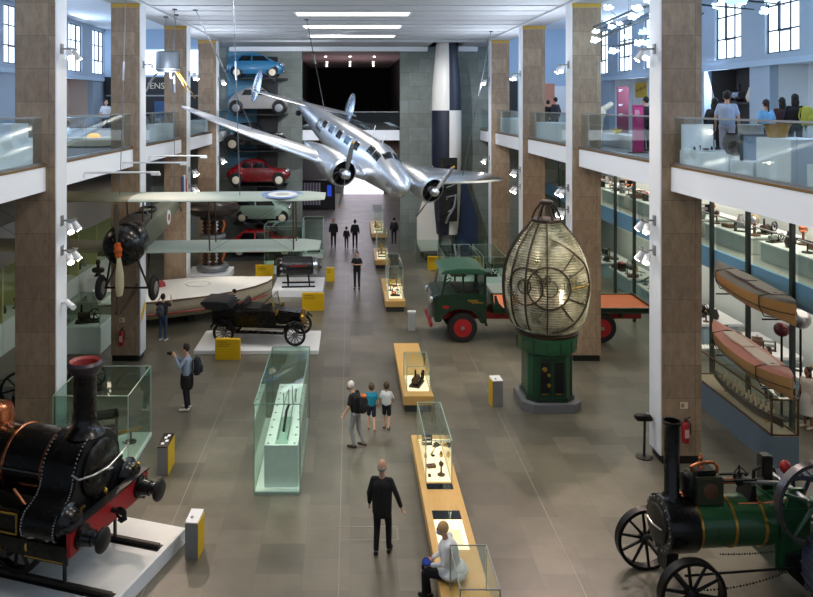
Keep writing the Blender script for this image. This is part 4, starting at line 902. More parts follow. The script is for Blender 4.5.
car('deep red rounded beetle shaped car on the back wall above the biplane wing', (-5.18, CYW, cz[3]), mat('red car paint', '7c0e16', .25, 0, .05, 3, 0, 0, .5),
    [(.25, -1.6, 1.55, .6), (.45, -1.75, 1.7, .62), (.75, -1.75, 1.66, .6), (.92, -1.6, 1.4, .57), (1.0, -1.5, .78, .56), (1.25, -1.15, .5, .53), (1.42, -.8, .25, .46), (1.5, -.4, .0, .34)],
    (-1.2, 1.2), .33, ([(-1.0, 1.0), (-.35, 1.0), (-.35, 1.32), (-.78, 1.32)], [(-.27, 1.0), (.32, 1.0), (.32, 1.26), (-.27, 1.34)], [(.38, 1.0), (.68, 1.0), (.46, 1.24), (.38, 1.26)]), fend=((1.22, .48, .55, .42), (-1.22, .48, .55, .42)), group=G)
car('pale green small car on the back wall behind the biplane wings', (-4.95, CYW, cz[4]), mat('pale green car paint', '93ab99', .35, 0, .05),
    [(.25, -1.5, 1.5, .62), (.45, -1.62, 1.62, .68), (.8, -1.62, 1.6, .69), (.95, -1.58, 1.3, .66), (1.05, -1.55, .9, .62), (1.3, -1.45, .6, .57), (1.4, -1.2, .4, .46)],
    (-1.1, 1.15), .31, ([(-1.4, 1.0), (-.4, 1.0), (-.4, 1.28), (-1.3, 1.28)], [(-.3, 1.0), (.75, 1.0), (.5, 1.27), (-.3, 1.28)]), group=G)
car('bright red saloon car standing on the floor under the stacked cars', (-4.85, 42.6, .12), mat('bright red car paint', 'b8161c', .28, 0, .04, 3, 0, 0, .5),
    [(.25, -1.8, 1.8, .7), (.45, -1.95, 1.95, .76), (.75, -1.95, 1.92, .77), (.9, -1.85, 1.8, .74), (.97, -1.55, .75, .7), (1.2, -1.3, .5, .62), (1.38, -1.1, .3, .55), (1.42, -.9, .1, .44)],
    (-1.25, 1.25), .31, ([(-1.25, .96), (-.45, .96), (-.45, 1.32), (-1.05, 1.3)], [(-.35, .96), (.6, .96), (.35, 1.3), (-.35, 1.33)]))
tag(MB().box(-7.0, -2.9, 41.5, 43.9, 0, .12).build('low_platform', M['darkgrey'], bevel=.01), 'low dark platform under the bright red saloon car', 'platform')
rk = thing('wall_rack', 'dark steel rack with shelves holding the stacked cars on the back wall', 'rack', (-5.1, 44.25, 0))
MB().box(-2.0, -.3, -.12, .03, 4.9, 11.6).build('blue_tint_board', mat('blue wall light tint', '4e7f97', .6, 0, .08), rk, flat=True)  # added board, its blue paints the bluish light on the wall
MB().box(-.3, .9, -.14, .03, 1.0, 11.3).build('rack_column', M['black'], rk)
for z in cz: MB().box(-1.45, 1.5, -1.6, 0, z - .09, z - .01).build('shelf', M['black'], rk)
# ================================================================== BLACK OPEN TOURER ON ITS PLATFORM
tag(MB().box(-5.33, -1.07, 25.9, 28.2, 0, .13).build('display_platform', M['white'], bevel=.008), 'low white platform under the black open tourer', 'platform')
T = thing('vintage_car', 'black open vintage tourer with spoked wheels and folded hood on a low white platform', 'car', (-3.1, 27.2, .13), -6)
bk = M['blackgloss']
for x in (-1.27, 1.27):
    for s in (-1, 1):
        w = MB().torus((x, s * .71, .38), .345, .035, (0, 1, 0), 36, 8).build('wheel_tyre', M['rubber'], T)
        q = MB(); q.torus((x, s * .71, .38), .3, .018, (0, 1, 0), 36, 6)
        for k in range(12):
            a = 2 * PI * k / 12; q.cyl((x + .04 * math.cos(a), s * .71, .38 + .04 * math.sin(a)), (x + .3 * math.cos(a), s * .71, .38 + .3 * math.sin(a)), .014, n=5)
        q.build('spokes', M['black'], w)['kind'] = 'stuff'
        MB().lathe([(.06, -.07), (.06, .07)], (x, s * .71, .38), (0, 1, 0), 14).build('hub', M['steel'], w)
    MB().cyl((x, -.7, .38), (x, .7, .38), .03).build('axle', bk, T)
for s in (-1, 1):
    MB().tube([(.88, s * .71, .52), (1.0, s * .71, .76), (1.22, s * .71, .83), (1.5, s * .71, .78), (1.66, s * .71, .66)], .035, 6).build('front_mudguard', bk, T)
    MB().tube([(-1.72, s * .71, .58), (-1.56, s * .71, .76), (-1.3, s * .71, .83), (-1.02, s * .71, .74), (-.86, s * .71, .5)], .04, 6).build('rear_mudguard', bk, T)
    MB().box(-.86, .88, s * .68 - .14, s * .68 + .14, .42, .45).build('running_board', bk, T)
    for x0, x1, z0, z1 in ((.86, 1.0, .5, .76), (1.0, 1.62, .76, .8)): pass
    MB().prism([(.85, .46), (1.02, .78), (1.25, .86), (1.5, .8), (1.6, .7), (1.5, .76), (1.25, .82), (1.04, .74), (.9, .46)], 'y', s * .71 - .12, s * .71 + .12).build('mudguard_blade', bk, T)
    MB().prism([(-1.74, .55), (-1.56, .78), (-1.3, .86), (-1.02, .78), (-.84, .46), (-.88, .46), (-1.05, .73), (-1.3, .82), (-1.54, .74), (-1.7, .55)], 'y', s * .71 - .12, s * .71 + .12).build('mudguard_blade', bk, T)
    MB().lathe([(.09, 0), (.1, .06), (.06, .12)], (1.52, s * .38, .92), (-1, 0, 0), 16).build('headlamp', M['brass'], T)
    MB().tube([(.55, s * .5, 1.0), (.62, s * .5, 1.14), (.6, s * .5, 1.2)], .05, 8).build('side_lamp', M['brass'], T)
MB().prism([(-1.72, .62), (.55, .58), (.55, 1.1), (.2, 1.16), (-.3, 1.04), (-.7, 1.08), (-1.2, 1.1), (-1.72, 1.16)], 'y', -.58, .58).build('body_tub', bk, T, bevel=.03)
MB().prism([(.55, .62), (1.42, .66), (1.42, 1.0), (1.3, 1.05), (.55, 1.12)], 'y', -.33, .33).build('bonnet', bk, T, bevel=.05)
MB().box(1.42, 1.5, -.3, .3, .56, 1.08).build('radiator', M['brass'], T, bevel=.02)
MB().lathe([(.04, 1.07), (.05, 1.12), (.02, 1.16)], (1.46, 0, 0), (0, 0, 1), 12).build('radiator_cap', M['brass'], T)
for x in (-1.25, -.25): MB().box(x - .42, x + .25, -.5, .5, 1.02, 1.2).build('seat', mat('buttoned leather', '221d1c', .45), T, bevel=.06)
MB().box(-.72, -.55, -.52, .52, 1.1, 1.42).build('seat_back', mat('buttoned leather', '221d1c', .45), T, bevel=.05)
for z0, x0 in ((1.12, -1.45), (1.2, -1.55), (1.27, -1.62)): MB().prism([(x0 - .55, z0 + .05), (x0, z0 - .02), (x0 + .5, z0 + .12), (x0 + .1, z0 + .16), (x0 - .5, z0 + .15)], 'y', -.62, .62).build('folded_hood', mat('black canvas', '232326', .8, 0, .2), T, bevel=.03)
q = MB().tube([(.5, -.52, 1.1), (.4, -.52, 1.62), (.4, .52, 1.62), (.5, .52, 1.1)], .018, 6).build('windscreen_frame', M['brass'], T)
MB().loft([[(.5, -.5, 1.12), (.5, .5, 1.12), (.4, .5, 1.6), (.4, -.5, 1.6)], [(.51, -.5, 1.12), (.51, .5, 1.12), (.41, .5, 1.6), (.41, -.5, 1.6)]]).build('windscreen_glass', M['glass'], q, flat=True)
MB().torus((.12, .28, 1.36), .19, .015, (-.7, 0, .7), 24, 6).build('steering_wheel', M['black'], T)
MB().cyl((.12, .28, 1.36), (.5, .28, 1.0), .014, n=6).build('steering_column', M['brass'], T)
for s in (-1, 1): MB().box(-1.6, 1.5, s * .35 - .03, s * .35 + .03, .5, .6).build('chassis_rail', bk, T)
# ================================================================== HYDROPLANE BOAT
d = V(6.4, 2.8, 0); ang = math.degrees(math.atan2(2.8, 6.4))
Bt = thing('racing_boat', 'large white decked racing boat with a pale wooden hull lying behind the black tourer', 'boat', (-9.8, 29.2, 0), ang)
Lb = 7.1
st = [(0, 1.35, .35), (.12, 1.6, .32), (.35, 1.72, .3), (.55, 1.66, .32), (.72, 1.4, .38), (.86, .95, .5), (.95, .48, .68), (1, .04, .9)]
hull = MB(); deck = MB(); rub = []
hull.loft([[(Lb * t, -w, 1.12 + .06 * t), (Lb * t, -w * .96, .8), (Lb * t, -w * .75, zb + .06), (Lb * t, 0, zb), (Lb * t, w * .75, zb + .06), (Lb * t, w * .96, .8), (Lb * t, w, 1.12 + .06 * t)] for t, w, zb in st])
hull.build('hull', mat('pale wooden hull', 'cdc4ab', .4, 0, .12), Bt, angle=50)
deck.loft([[(Lb * t, w * c_, 1.125 + .06 * t + .1 * (1 - c_ * c_)) for c_ in (-1, -.7, -.35, 0, .35, .7, 1)] + [(Lb * t, w * .8, 1.08 + .06 * t), (Lb * t, -w * .8, 1.08 + .06 * t)] for t, w, zb in st])
deck.build('deck', mat('white boat deck', 'dfe2e0', .35, 0, .04), Bt, angle=50)
for s in (-1, 1): MB().tube([(Lb * t, s * w * 1.01, 1.1 + .06 * t) for t, w, zb in st], .035, 6).build('rubbing_strake', M['walnut'], Bt)
for s in (-1, 1): MB().tube([(Lb * t, s * w * .98, .64) for t, w, zb in st[:-1]], .03, 6).build('red_waterline', M['red'], Bt)
MB().lathe([(.5, 0), (.52, .02), (.5, .04), (.44, .02)], (Lb * .56, 0, 1.24), (0, 0, 1), 28, caps=False).build('deck_hatch', mat('hatch grey', 'b9bfbf', .5), Bt)
mb = MB(Matrix.Translation((Lb * .33, .25, 1.22))); mb.loft([se(-.4, .4, .2, 0, 20, .7), se(-.34, .36, .18, .16, 20, .7), se(-.1, .24, .1, .26, 20, .7)]); mb.build('red_fairing', M['red'], Bt)
for x in (.12, .5, .75): MB().box(Lb * x - .12, Lb * x + .12, -.8 if x < .7 else -.5, .8 if x < .7 else .5, 0, .46).build('cradle', M['darkgrey'], Bt)
# ================================================================== ENGINE ON A WHITE PLATFORM
tag(MB().box(-3.45, -1.2, 33.6, 36.2, 0, .3).build('display_platform', M['white'], bevel=.01), 'white platform under the black drum shaped engine', 'platform')
E_ = thing('aircraft_engine', 'black drum shaped engine with steel ends on an angled stand on a white platform', 'engine', (-2.35, 34.6, .3), 4)
MB().lathe([(.3, -.78), (.42, -.7), (.42, .6), (.36, .66)], (0, 0, .88), (1, 0, 0), 36).build('engine_drum', M['black'], E_)
MB().lathe([(.34, .62), (.4, .68), (.38, .86), (.2, .96), (.12, 1.08)], (0, 0, .88), (1, 0, 0), 28).build('compressor_face', M['steel'], E_)
MB().lathe([(.4, -.98), (.44, -.9), (.34, -.74)], (0, 0, .82), (1, 0, 0), 28).build('exhaust_ring', M['iron'], E_)
for k in range(8):
    a = 2 * PI * k / 8; MB().cyl((-.95, .32 * math.cos(a), .82 + .32 * math.sin(a)), (-.55, .36 * math.cos(a), .85 + .36 * math.sin(a)), .07, n=8).build('combustion_can', M['greysteel'], E_)
for x in (-.5, .45):
    for s in (-1, 1): MB().tube([(x, s * .4, .6), (x + .05, s * .42, 0.03)], .035, 6).build('stand_leg', M['iron'], E_)
for s in (-1, 1): MB().box(-.75, .75, s * .42 - .04, s * .42 + .04, 0, .06).build('stand_rail', M['iron'], E_)
for i in range(7): MB().box(-.36 + i * .11, -.29 + i * .11, -.43, -.415, .92, 1.0).build('red_mark', M['red'], E_)
# ================================================================== HIGH VOLTAGE TOWER
t = thing('high_voltage_tower', 'grey and brown high voltage generator tower of insulators and rounded metal rings', 'generator', (-6.75, 37.4, 0))
MB().box(-1.2, .9, -1.0, 1.0, 0, .35).build('tower_base', M['white'], t, bevel=.02)
al = mat('dull aluminium', '8d9091', .35, .6, .08)
for z, rr, rm in ((.55, .62, .17), (2.05, .5, .14)): MB().torus((0, 0, z), rr, rm, (0, 0, 1), 36, 12).build('corona_ring', al, t)
MB().lathe([(.3, 3.05), (1.0, 3.12), (1.3, 3.3), (1.36, 3.48), (1.2, 3.62), (.5, 3.7), (0, 3.7)], (0, 0, 0), (0, 0, 1), 40).build('top_terminal', mat('dark terminal metal', '4c4644', .3, .6, .1), t)
MB().lathe([(.5, 2.85), (.62, 2.9), (.62, 3.05), (.5, 3.1)], (0, 0, 0), (0, 0, 1), 30).build('upper_collar', M['darkgrey'], t)
for x in (-.36, .0, .36):
    prof = []
    for i in range(14):
        z = .45 + i * .18; prof += [(.09, z), (.15, z + .05), (.15, z + .09), (.09, z + .14)]
    MB().lathe(prof, (x, 0, 0), (0, 0, 1), 18).build('insulator_stack', mat('brown porcelain', '3f2a24', .25, 0, .15), t)
for z in (.9, 2.3): MB().tube([(.5, -.2, z), (.62, -.25, z + .35), (.52, -.2, z + .6)], .05, 8).build('spark_rod', M['orange'], t)
# ================================================================== BENCHES AND CASES DOWN THE MIDDLE
LITE = glow('warm light box', 'fff0cc', .85)
LIT2 = glow('warm light box soft', 'f6e6b4', .75)
def bench(lab, x0, x1, y0, y1, h=.45):
    t = thing('wooden_bench', lab, 'bench', ((x0 + x1) / 2, (y0 + y1) / 2, 0), 0)
    w, d = (x1 - x0) / 2, (y1 - y0) / 2
    MB().box(-w, w, -d, d, .2, h).build('bench_body', M['wood'], t, bevel=.008)
    MB().box(-w + .06, w - .06, -d + .06, d - .06, 0, .2).build('recessed_plinth', M['darkgrey'], t)
    return t
def case(lab, x0, x1, y0, y1, z0, z1, lit=LITE, gm=None, name='glass_case', edge=None):
    t = thing(name, lab, 'display case', ((x0 + x1) / 2, (y0 + y1) / 2, z0))
    w, d, h = (x1 - x0) / 2, (y1 - y0) / 2, z1 - z0; g = gm or M['glass']
    for n, b in (('glass_side', (-w, -w + .012, -d, d)), ('glass_side', (w - .012, w, -d, d)), ('glass_end', (-w + .013, w - .013, -d, -d + .012)), ('glass_end', (-w + .013, w - .013, d - .012, d))):
        MB().box(*b, .012, h - .013).build(n, g, t, flat=True)
    MB().box(-w, w, -d, d, h - .012, h).build('glass_top', g, t, flat=True)
    if lit: MB().box(-w + .02, w - .02, -d + .02, d - .02, 0, .012).build('case_floor', lit, t, flat=True)
    e = edge or mat('glass edge green', '9fb8ac', .2, 0, .05)
    for sx in (-w, w):
        for sy in (-d, d): MB().box(sx - .009, sx + .009, sy - .009, sy + .009, 0, h).build('glass_edge', e, t, flat=True)
    for sy in (-d, d): MB().box(-w, w, sy - .009, sy + .009, h - .006, h + .008).build('top_edge', e, t, flat=True)
    for sx in (-w, w): MB().box(sx - .009, sx + .009, -d, d, h - .006, h + .008).build('top_edge', e, t, flat=True)
    return t
def curio(kind, lab, loc, s=.2, m=None, cat='exhibit', rz=0, group=None, name='instrument'):
    """small exhibits, each with base, body and some detail"""
    t = thing(name, lab, cat, loc, rz, group)
    m = m or M['brass']
    if kind == 'stand':
        MB().lathe([(s * .5, 0), (s * .48, s * .12), (s * .12, s * .25), (s * .1, s * 1.2)], n=20).build('base', M['walnut'], t)
        MB().ball((0, 0, s * 1.4), (s * .32, s * .3, s * .34), 14).build('head', m, t)
        MB().torus((0, 0, s * 1.4), s * .42, s * .04, (1, .2, 0), 24, 6).build('ring', M['brass'], t)
    elif kind == 'engine':
        MB().box(-s, s, -s * .5, s * .5, 0, s * .16).build('base', M['darkwood'], t)
        MB().lathe([(s * .32, -s * .8), (s * .34, s * .2)], (0, 0, s * .6), (1, 0, 0), 22).build('cylinder', m, t)
        for k in (-1, 1): MB().box(k * s * .5 - s * .06, k * s * .5 + s * .06, -s * .3, s * .3, s * .16, s * .5).build('support', M['iron'], t)
        q = MB(); spoked_wheel(q, (s * .62, -s * .42, s * .75), s * .5, 6, s * .1, s * .07, s * .09, s * .03); q.build('flywheel', M['iron'], t)
        MB().lathe([(s * .1, s * .8), (s * .08, s * 1.5), (s * .12, s * 1.55)], (-s * .5, 0, 0), (0, 0, 1), 14).build('funnel', M['iron'], t)
    elif kind == 'box':
        MB().box(-s, s, -s * .6, s * .6, 0, s * .6).build('box', M['walnut'], t, bevel=s * .04)
        MB().lathe([(s * .35, 0), (s * .3, s * .1), (0, s * .12)], (0, 0, s * .6), (0, 0, 1), 18).build('dial', m, t)
        MB().cyl((s * .6, 0, s * .6), (s * .6, 0, s * .95), s * .05).build('knob', M['brass'], t)
    elif kind == 'tube':
        MB().lathe([(s * .4, 0), (s * .4, s * .1), (s * .06, s * .16), (s * .06, s * .7)], n=18).build('foot', M['iron'], t)
        MB().tube([(-s, 0, s * .6), (0, 0, s * .85), (s * .8, 0, s * 1.05)], [s * .16, s * .13, s * .1], 14).build('barrel', m, t)
        MB().cyl((-s * .2, -s * .2, s * .8), (-s * .2, s * .2, s * .8), s * .05).build('pivot', M['brass'], t)
    elif kind == 'vase':
        MB().lathe([(s * .35, 0), (s * .5, s * .5), (s * .3, s * 1.1), (s * .24, s * 1.3), (s * .3, s * 1.4)], n=24).build('body', m, t)
        MB().lathe([(s * .3, 0), (s * .4, s * .04), (s * .36, s * .08)], n=24).build('foot', M['darkwood'], t)
    elif kind == 'frame':
        for k in (-1, 1): MB().box(k * s * .8 - s * .06, k * s * .8 + s * .06, -s * .4, s * .4, 0, s * 1.4).build('upright', M['iron'], t)
        MB().box(-s * .9, s * .9, -s * .4, s * .4, s * 1.3, s * 1.4).build('crossbar', m, t)
        MB().cyl((-s * .8, 0, s * .7), (s * .8, 0, s * .7), s * .22, n=18).build('roller', m, t)
        MB().box(-s * .9, s * .9, -s * .5, s * .5, 0, s * .1).build('base', M['darkwood'], t)
    return t
bench('second wooden bench from the front, with one tall glass case near its front end', 1.47, 2.31, 21.0, 25.7)
case('glass case with lit floor and dark machine on the second bench from the front', 1.6, 2.25, 21.35, 22.6, .455, 1.15)
curio('engine', 'dark brass machine in the glass case on the second bench from the front', (1.92, 21.85, .47), .3, M['walnut'], 'machine', 70, name='model_machine')
fb = bench('long wooden bench at the front where a woman in white sits', 1.49, 2.31, 11.0, 18.55)
# light boxes let into the front bench
def inset(name, m, x0, x1, y0, y1, par=fb): MB().box(x0 - 1.9, x1 - 1.9, y0 - 14.775, y1 - 14.775, .45, .456).build(name, m, par, flat=True)
inset('dark_panel', M['darkglass'], 1.62, 2.17, 15.92, 16.16); inset('light_panel', LITE, 1.62, 2.17, 13.75, 14.75); inset('dark_panel', M['darkglass'], 1.62, 2.17, 14.76, 15.08)
inset('panel_frame', mat('pale panel edge', 'bcc7b0', .4), 1.78, 2.08, 13.9, 14.4)
case('largest glass case of the front bench with brass pieces on a bright lit floor', 1.62, 2.17, 16.2, 18.3, .455, 1.34)
for i, (k, lab, x, y, s, m, rz) in enumerate((('box', 'brown boxed instrument lying near the middle of the front bench case', 1.8, 16.85, .1, M['copper'], 10), ('stand', 'dark stand with a round base in the front bench case', 1.98, 16.5, .17, M['walnut'], 0),
    ('tube', 'small brass tube instrument in the back of the front bench case', 1.9, 17.4, .12, M['brass'], 60), ('vase', 'small brass vessel at the left of the front bench case', 1.72, 17.3, .08, M['brass'], 0), ('vase', 'small brass vessel at the right of the front bench case', 2.08, 17.35, .09, M['brass'], 0),
    ('box', 'tiny dark brass block at the left front of the front bench case', 1.72, 16.45, .05, M['iron'], 90), ('frame', 'dark framed device at the far end of the front bench case', 1.82, 18.0, .14, M['iron'], 0), ('engine', 'tiny engine at the far right end of the front bench case', 2.04, 17.9, .1, M['iron'], 40))):
    curio(k, lab, (x, y, .47), s, m, 'instrument', rz)
case('glass case at the near end of the front bench beside the seated woman', 1.66, 2.26, 11.45, 12.6, .455, 1.2, lit=None, edge=M['greysteel'])
curio('stand', 'thin dark instrument in the glass case beside the seated woman', (1.98, 11.75, .455), .2, M['iron'], 'instrument')
curio('box', 'small brown box instrument in the glass case beside the seated woman', (1.8, 11.7, .455), .1, M['copper'], 'instrument')
curio('vase', 'white vessel at the right of the glass case beside the seated woman', (2.14, 12.1, .455), .12, M['white'], 'vessel')
bench('third wooden bench from the front, near the man walking away in the middle', 1.44, 2.28, 31.2, 35.3)
case('tall glass case with warm lit floor on the third bench from the front', 1.6, 2.2, 31.6, 34.2, .455, 1.8)
for i, (k, x, y, s, lab) in enumerate((('engine', 1.9, 32.0, .2, 'brown machine at the front of the tall lit case on the third bench'), ('stand', 1.75, 32.9, .2, 'brass stand in the middle of the tall lit case on the third bench'), ('tube', 2.05, 33.0, .2, 'brass tube in the right of the tall lit case on the third bench'), ('frame', 1.9, 33.8, .22, 'dark frame at the back of the tall lit case on the third bench'))):
    curio(k, lab, (x, y, .47), s, M['brass'] if i % 2 else M['copper'], 'instrument')
bench('fourth wooden bench from the front, close to the wall opening', 1.3, 2.1, 39.4, 42.8)
case('glass case with warm lit floor on the fourth bench from the front', 1.42, 1.98, 39.7, 41.6, .455, 1.75)
curio('frame', 'brass frame in the lit glass case on the fourth bench from the front', (1.7, 40.2, .47), .24, M['brass'], 'instrument'); curio('stand', 'brass stand in the lit glass case on the fourth bench from the front', (1.7, 41.0, .47), .3, M['brass'], 'instrument')
bench('farthest wooden bench, standing in the wall opening', 1.35, 2.25, 47.6, 53)
case('glass case with warm lit floor on the farthest bench', 1.5, 2.1, 47.9, 51.5, .455, 1.75)
curio('frame', 'golden machine in the lit glass case on the farthest bench', (1.8, 48.7, .47), .26, M['brass'], 'instrument'); curio('engine', 'golden engine at the back of the lit case on the farthest bench', (1.8, 50, .47), .26, M['brass'], 'instrument')
# ------------------------------------------------------------------ long glass case with white inner table
c = case('long tall glass showcase on the floor with a white table inside', -2.09, -1.09, 16.56, 20.5, .06, 1.98, lit=None, gm=M['greenglass'], edge=mat('glass edge dark', '6f9184', .2))
MB().box(-.5, .5, -1.97, 1.97, -.06, 0).build('case_base', mat('showcase base', '8fa79c', .5, 0, .04), c)
MB().box(-.48, .48, -1.95, 1.95, -.002, .012).build('case_floor', mat('white table', 'f0f5f2'), c, flat=True)
mb = MB(Matrix.Translation((.06, .02, 0))); mb.box(-.36, .38, -1.8, 1.9, 0, .94); tb = mb.build('white_table', mat('white table', 'f0f5f2', .5, 0, .02), c, bevel=.005)
mb = MB(Matrix.Translation((.06, .02, 0))); mb.box(-.13, .15, -1.72, -.3, .94, .955); mb.build('sunken_tray', mat('tray pale green', 'a9c4b6', .4), tb, flat=True)
for i in range(9):
    for sx in (-.28, .3): mb = MB(Matrix.Translation((.06, .02, 0))); mb.cyl((sx, -1.7 + i * .42, .94), (sx, -1.7 + i * .42, .948), .024, n=8); mb.build('table_hole', M['black'], tb)
rd = thing('metal_linkage', 'pair of long thin metal rods and levers lying on the table in the long showcase', 'instrument', (-1.52, 18.3, 1.015))
for x in (-.1, .12): MB().tube([(x, -1.3, .0 + .015), (x, .5, .12), (x + .03, 1.4, .12)], .012, 6).build('rod', M['steel'], rd)
MB().tube([(0, -.9, .02), (.01, -.2, .2), (.02, .4, .12)], .03, 6).build('lever', M['iron'], rd)
for i, x in enumerate((-.12, .0, .08, .16)): MB().cyl((x, .5 + .1 * i, .02), (x, .5 + .1 * i, .35 + .06 * (i % 3)), .012, n=6).build('upright_rod', M['steel'], rd)
# ------------------------------------------------------------------ glass box behind the locomotive
case('large low glass case behind the locomotive holding a dark machine', -6.84, -5.11, 17.5, 19.5, .1, 1.8, lit=M['plinthgreen'], gm=M['greenglass'])
tag(MB().box(-6.86, -5.09, 17.48, 19.52, 0, .1).build('case_plinth', M['plinthgreen'], bevel=.005), 'pale green plinth under the large glass case behind the locomotive', 'plinth')
curio('frame', 'dark iron machine in the large glass case behind the locomotive', (-6.2, 18.5, .113), .6, M['iron'], 'machine', 20, name='iron_machine')
curio('tube', 'small brass machine in the large glass case behind the locomotive', (-5.45, 18.9, .113), .35, M['brass'], 'machine', name='brass_machine')
# ------------------------------------------------------------------ information stands
def info(lab, loc, w, d, h, rz, yside=1, dark=False):
    t = thing('information_stand', lab, 'information stand', loc, rz)
    MB().box(-w / 2, w / 2, -d / 2, d / 2, 0, h - .03).build('stand_body', M['greysteel'], t, bevel=.004)
    s = yside; a, b = sorted((s * w / 2, s * (w / 2 + .012))); MB().box(a, b, -d / 2, d / 2, .0, h - .03).build('yellow_side', M['yellow'], t, flat=True)
    MB().prism([(-d / 2, h - .03), (d / 2, h - .03), (d / 2, h + .03), (-d / 2, h - .01)], 'x', -w / 2, w / 2).build('sloping_top', M['black'] if dark else M['white'], t)
    if dark:
        for q, (x, y) in enumerate(((-.03, -.18), (.04, -.05), (-.02, .1), (.03, .2))): MB().box(x - .035, x + .035, y - .05, y + .05, h - .005 + .05 * (y + .3), h + .002 + .05 * (y + .3)).build('picture_tile', M['white'], t)
    else: MB().cyl((-.03, -.05, h), (-.03, -.05, h + .022), .03, n=14).build('round_button', M['steel'], t)
    return t
info('silver and yellow information stand at the corner of the locomotive platform', (-2.95, 14.42, 0), .24, .42, .7, -5)
info('silver and yellow information stand with a dark pictured top behind the locomotive', (-4.3, 17.75, 0), .24, .64, .67, 0, 1, True)
info('small white and grey information stand on the floor left of the lighthouse lens', (4.14, 21.55, 0), .3, .32, .75, 8, -1)
t = thing('sensor_post', 'slim clear and white post on the floor in front of the lorry', 'post', (2.33, 28.7, 0)); MB().box(-.13, .13, -.1, .1, 0, .66).build('post_body', mat('frosted post', 'c4c8c8', .3, 0, .03), t, flat=True); MB().box(-.15, .15, -.12, .12, .66, .72).build('post_top', M['white'], t)
def ypanel(lab, x0, x1, y, h, z0=0):
    t = thing('information_board', lab, 'information panel', ((x0 + x1) / 2, y, z0)); w = (x1 - x0) / 2
    MB().box(-w, w, 0, .18, 0, h).build('panel_box', M['yellow'], t, bevel=.004)
    for i, (a, b) in enumerate(((.1, .5), (.1, .62), (.1, .55))): MB().box(-w + a * 2 * w, -w + b * 2 * w, -.004, 0, h * .86 - i * .07, h * .86 - i * .07 + .022).build('text_line', mat('panel ink', '8a6c10', .6), t, flat=True)
ypanel('yellow information panel in front of the black tourer platform', -4.5, -3.67, 25.35, .68)
ypanel('yellow information panel in front of the black drum engine platform', -1.98, -1.07, 31.4, .72)
ypanel('yellow information panel left of the black drum engine', -4.6, -3.75, 37.0, .7)
ypanel('yellow information panel right behind the black drum engine', -1.15, -.75, 36.6, .66)
ypanel('yellow information panel on the right in front of the rocket', 4.0, 4.83, 39.1, .7)
# showcases near the back wall
case('tall clear glass case on the floor in front of the red saloon car', -4.3, -2.4, 38.2, 40.0, .3, 2.4, lit=M['plinthgreen'], gm=M['greenglass'])
tag(MB().box(-4.32, -2.38, 38.18, 40.02, 0, .3).build('case_plinth', M['plinthgreen']), 'plinth under the tall glass case in front of the red saloon car', 'plinth')
curio('frame', 'dark machine in the tall glass case in front of the red saloon car', (-3.4, 39, .32), .55, M['iron'], 'machine')
case('tall clear glass case at the left of the wall opening', -2.6, -1.5, 42.2, 43.6, .2, 2.1, lit=M['plinthgreen'], gm=M['greenglass'])
tag(MB().box(-2.62, -1.48, 42.18, 43.62, 0, .2).build('case_plinth', M['plinthgreen']), 'plinth under the glass case at the left of the wall opening', 'plinth')
curio('frame', 'steel machine in the glass case at the left of the wall opening', (-2.05, 42.9, .22), .4, M['steel'], 'machine')
t = thing('glass_barrier', 'low glass barrier around the foot of the rocket', 'barrier', (5.4, 40.9, 0))
for n, b in (('glass_panel', (-1.9, -.01, -.01, .01)), ('glass_panel', (.01, 1.9, -.01, .01))): MB().box(*b, .02, 1.25).build(n, M['greenglass'], t, flat=True)
for x in (-1.9, 0, 1.9): MB().box(x - .03, x + .03, -.03, .03, 0, 1.25).build('barrier_post', M['greysteel'], t)
for x, w_, lab in ((4.9, 1.5, 'glass table case with a white floor behind the lorry cab'), (6.3, 1.0, 'glass table case with a pale floor beside the farthest right column')):
    tag(MB().box(x - w_ / 2 - .02, x + w_ / 2 + .02, 33.0, 36.0, 0, .75).build('case_plinth', M['plinthgreen'], bevel=.005), 'pale plinth of the ' + lab, 'plinth')
    case(lab, x - w_ / 2, x + w_ / 2, 33.0, 36.0, .755, 1.9, lit=M['white'], gm=M['greenglass'])
    curio('engine', 'small machine in the ' + lab, (x, 34.4, .775), .35, M['steel'], 'machine')
# case with brown engine model and bust in the left aisle
tag(MB().box(-9.75, -8.5, 25.9, 27.5, 0, .92).build('case_plinth', M['plinthgreen'], bevel=.01), 'pale green plinth with an engine model between the two nearest left columns', 'plinth')
case('glass case over a brown engine model between the two nearest left columns', -9.7, -8.55, 25.95, 27.4, .92, 1.75, lit=M['white'], gm=M['greenglass'])
curio('engine', 'brown steam engine model under glass on the pale green plinth on the left', (-9.15, 26.5, .935), .4, mat('brown engine paint', '4a3628', .4), 'model', 15, name='engine_model')
t = thing('bust', 'dark bust on a white pedestal in the left aisle', 'bust', (-11.0, 33.2, 1.03))
MB().lathe([(.18, 0), (.12, .08), (.1, .14)], n=20).build('socle', M['black'], t)
q = MB().capsule((-.16, 0, .26), (.16, 0, .26), .12, .12); q.capsule((0, 0, .28), (0, 0, .5), .08, .07); q.ball((0, -.02, .6), (.1, .12, .14), 16); q.build('head_and_shoulders', mat('dark bronze bust', '2f2620', .4, .3), t)
t = thing('pedestal', 'white square pedestal under the dark bust', 'pedestal', (-11.0, 33.2, 0)); MB().box(-.38, .38, -.36, .36, 0, 1.0).build('pedestal_body', M['white'], t, bevel=.01); MB().box(-.4, .4, -.38, .38, 1.0, 1.03).build('pedestal_cap', M['white'], t)
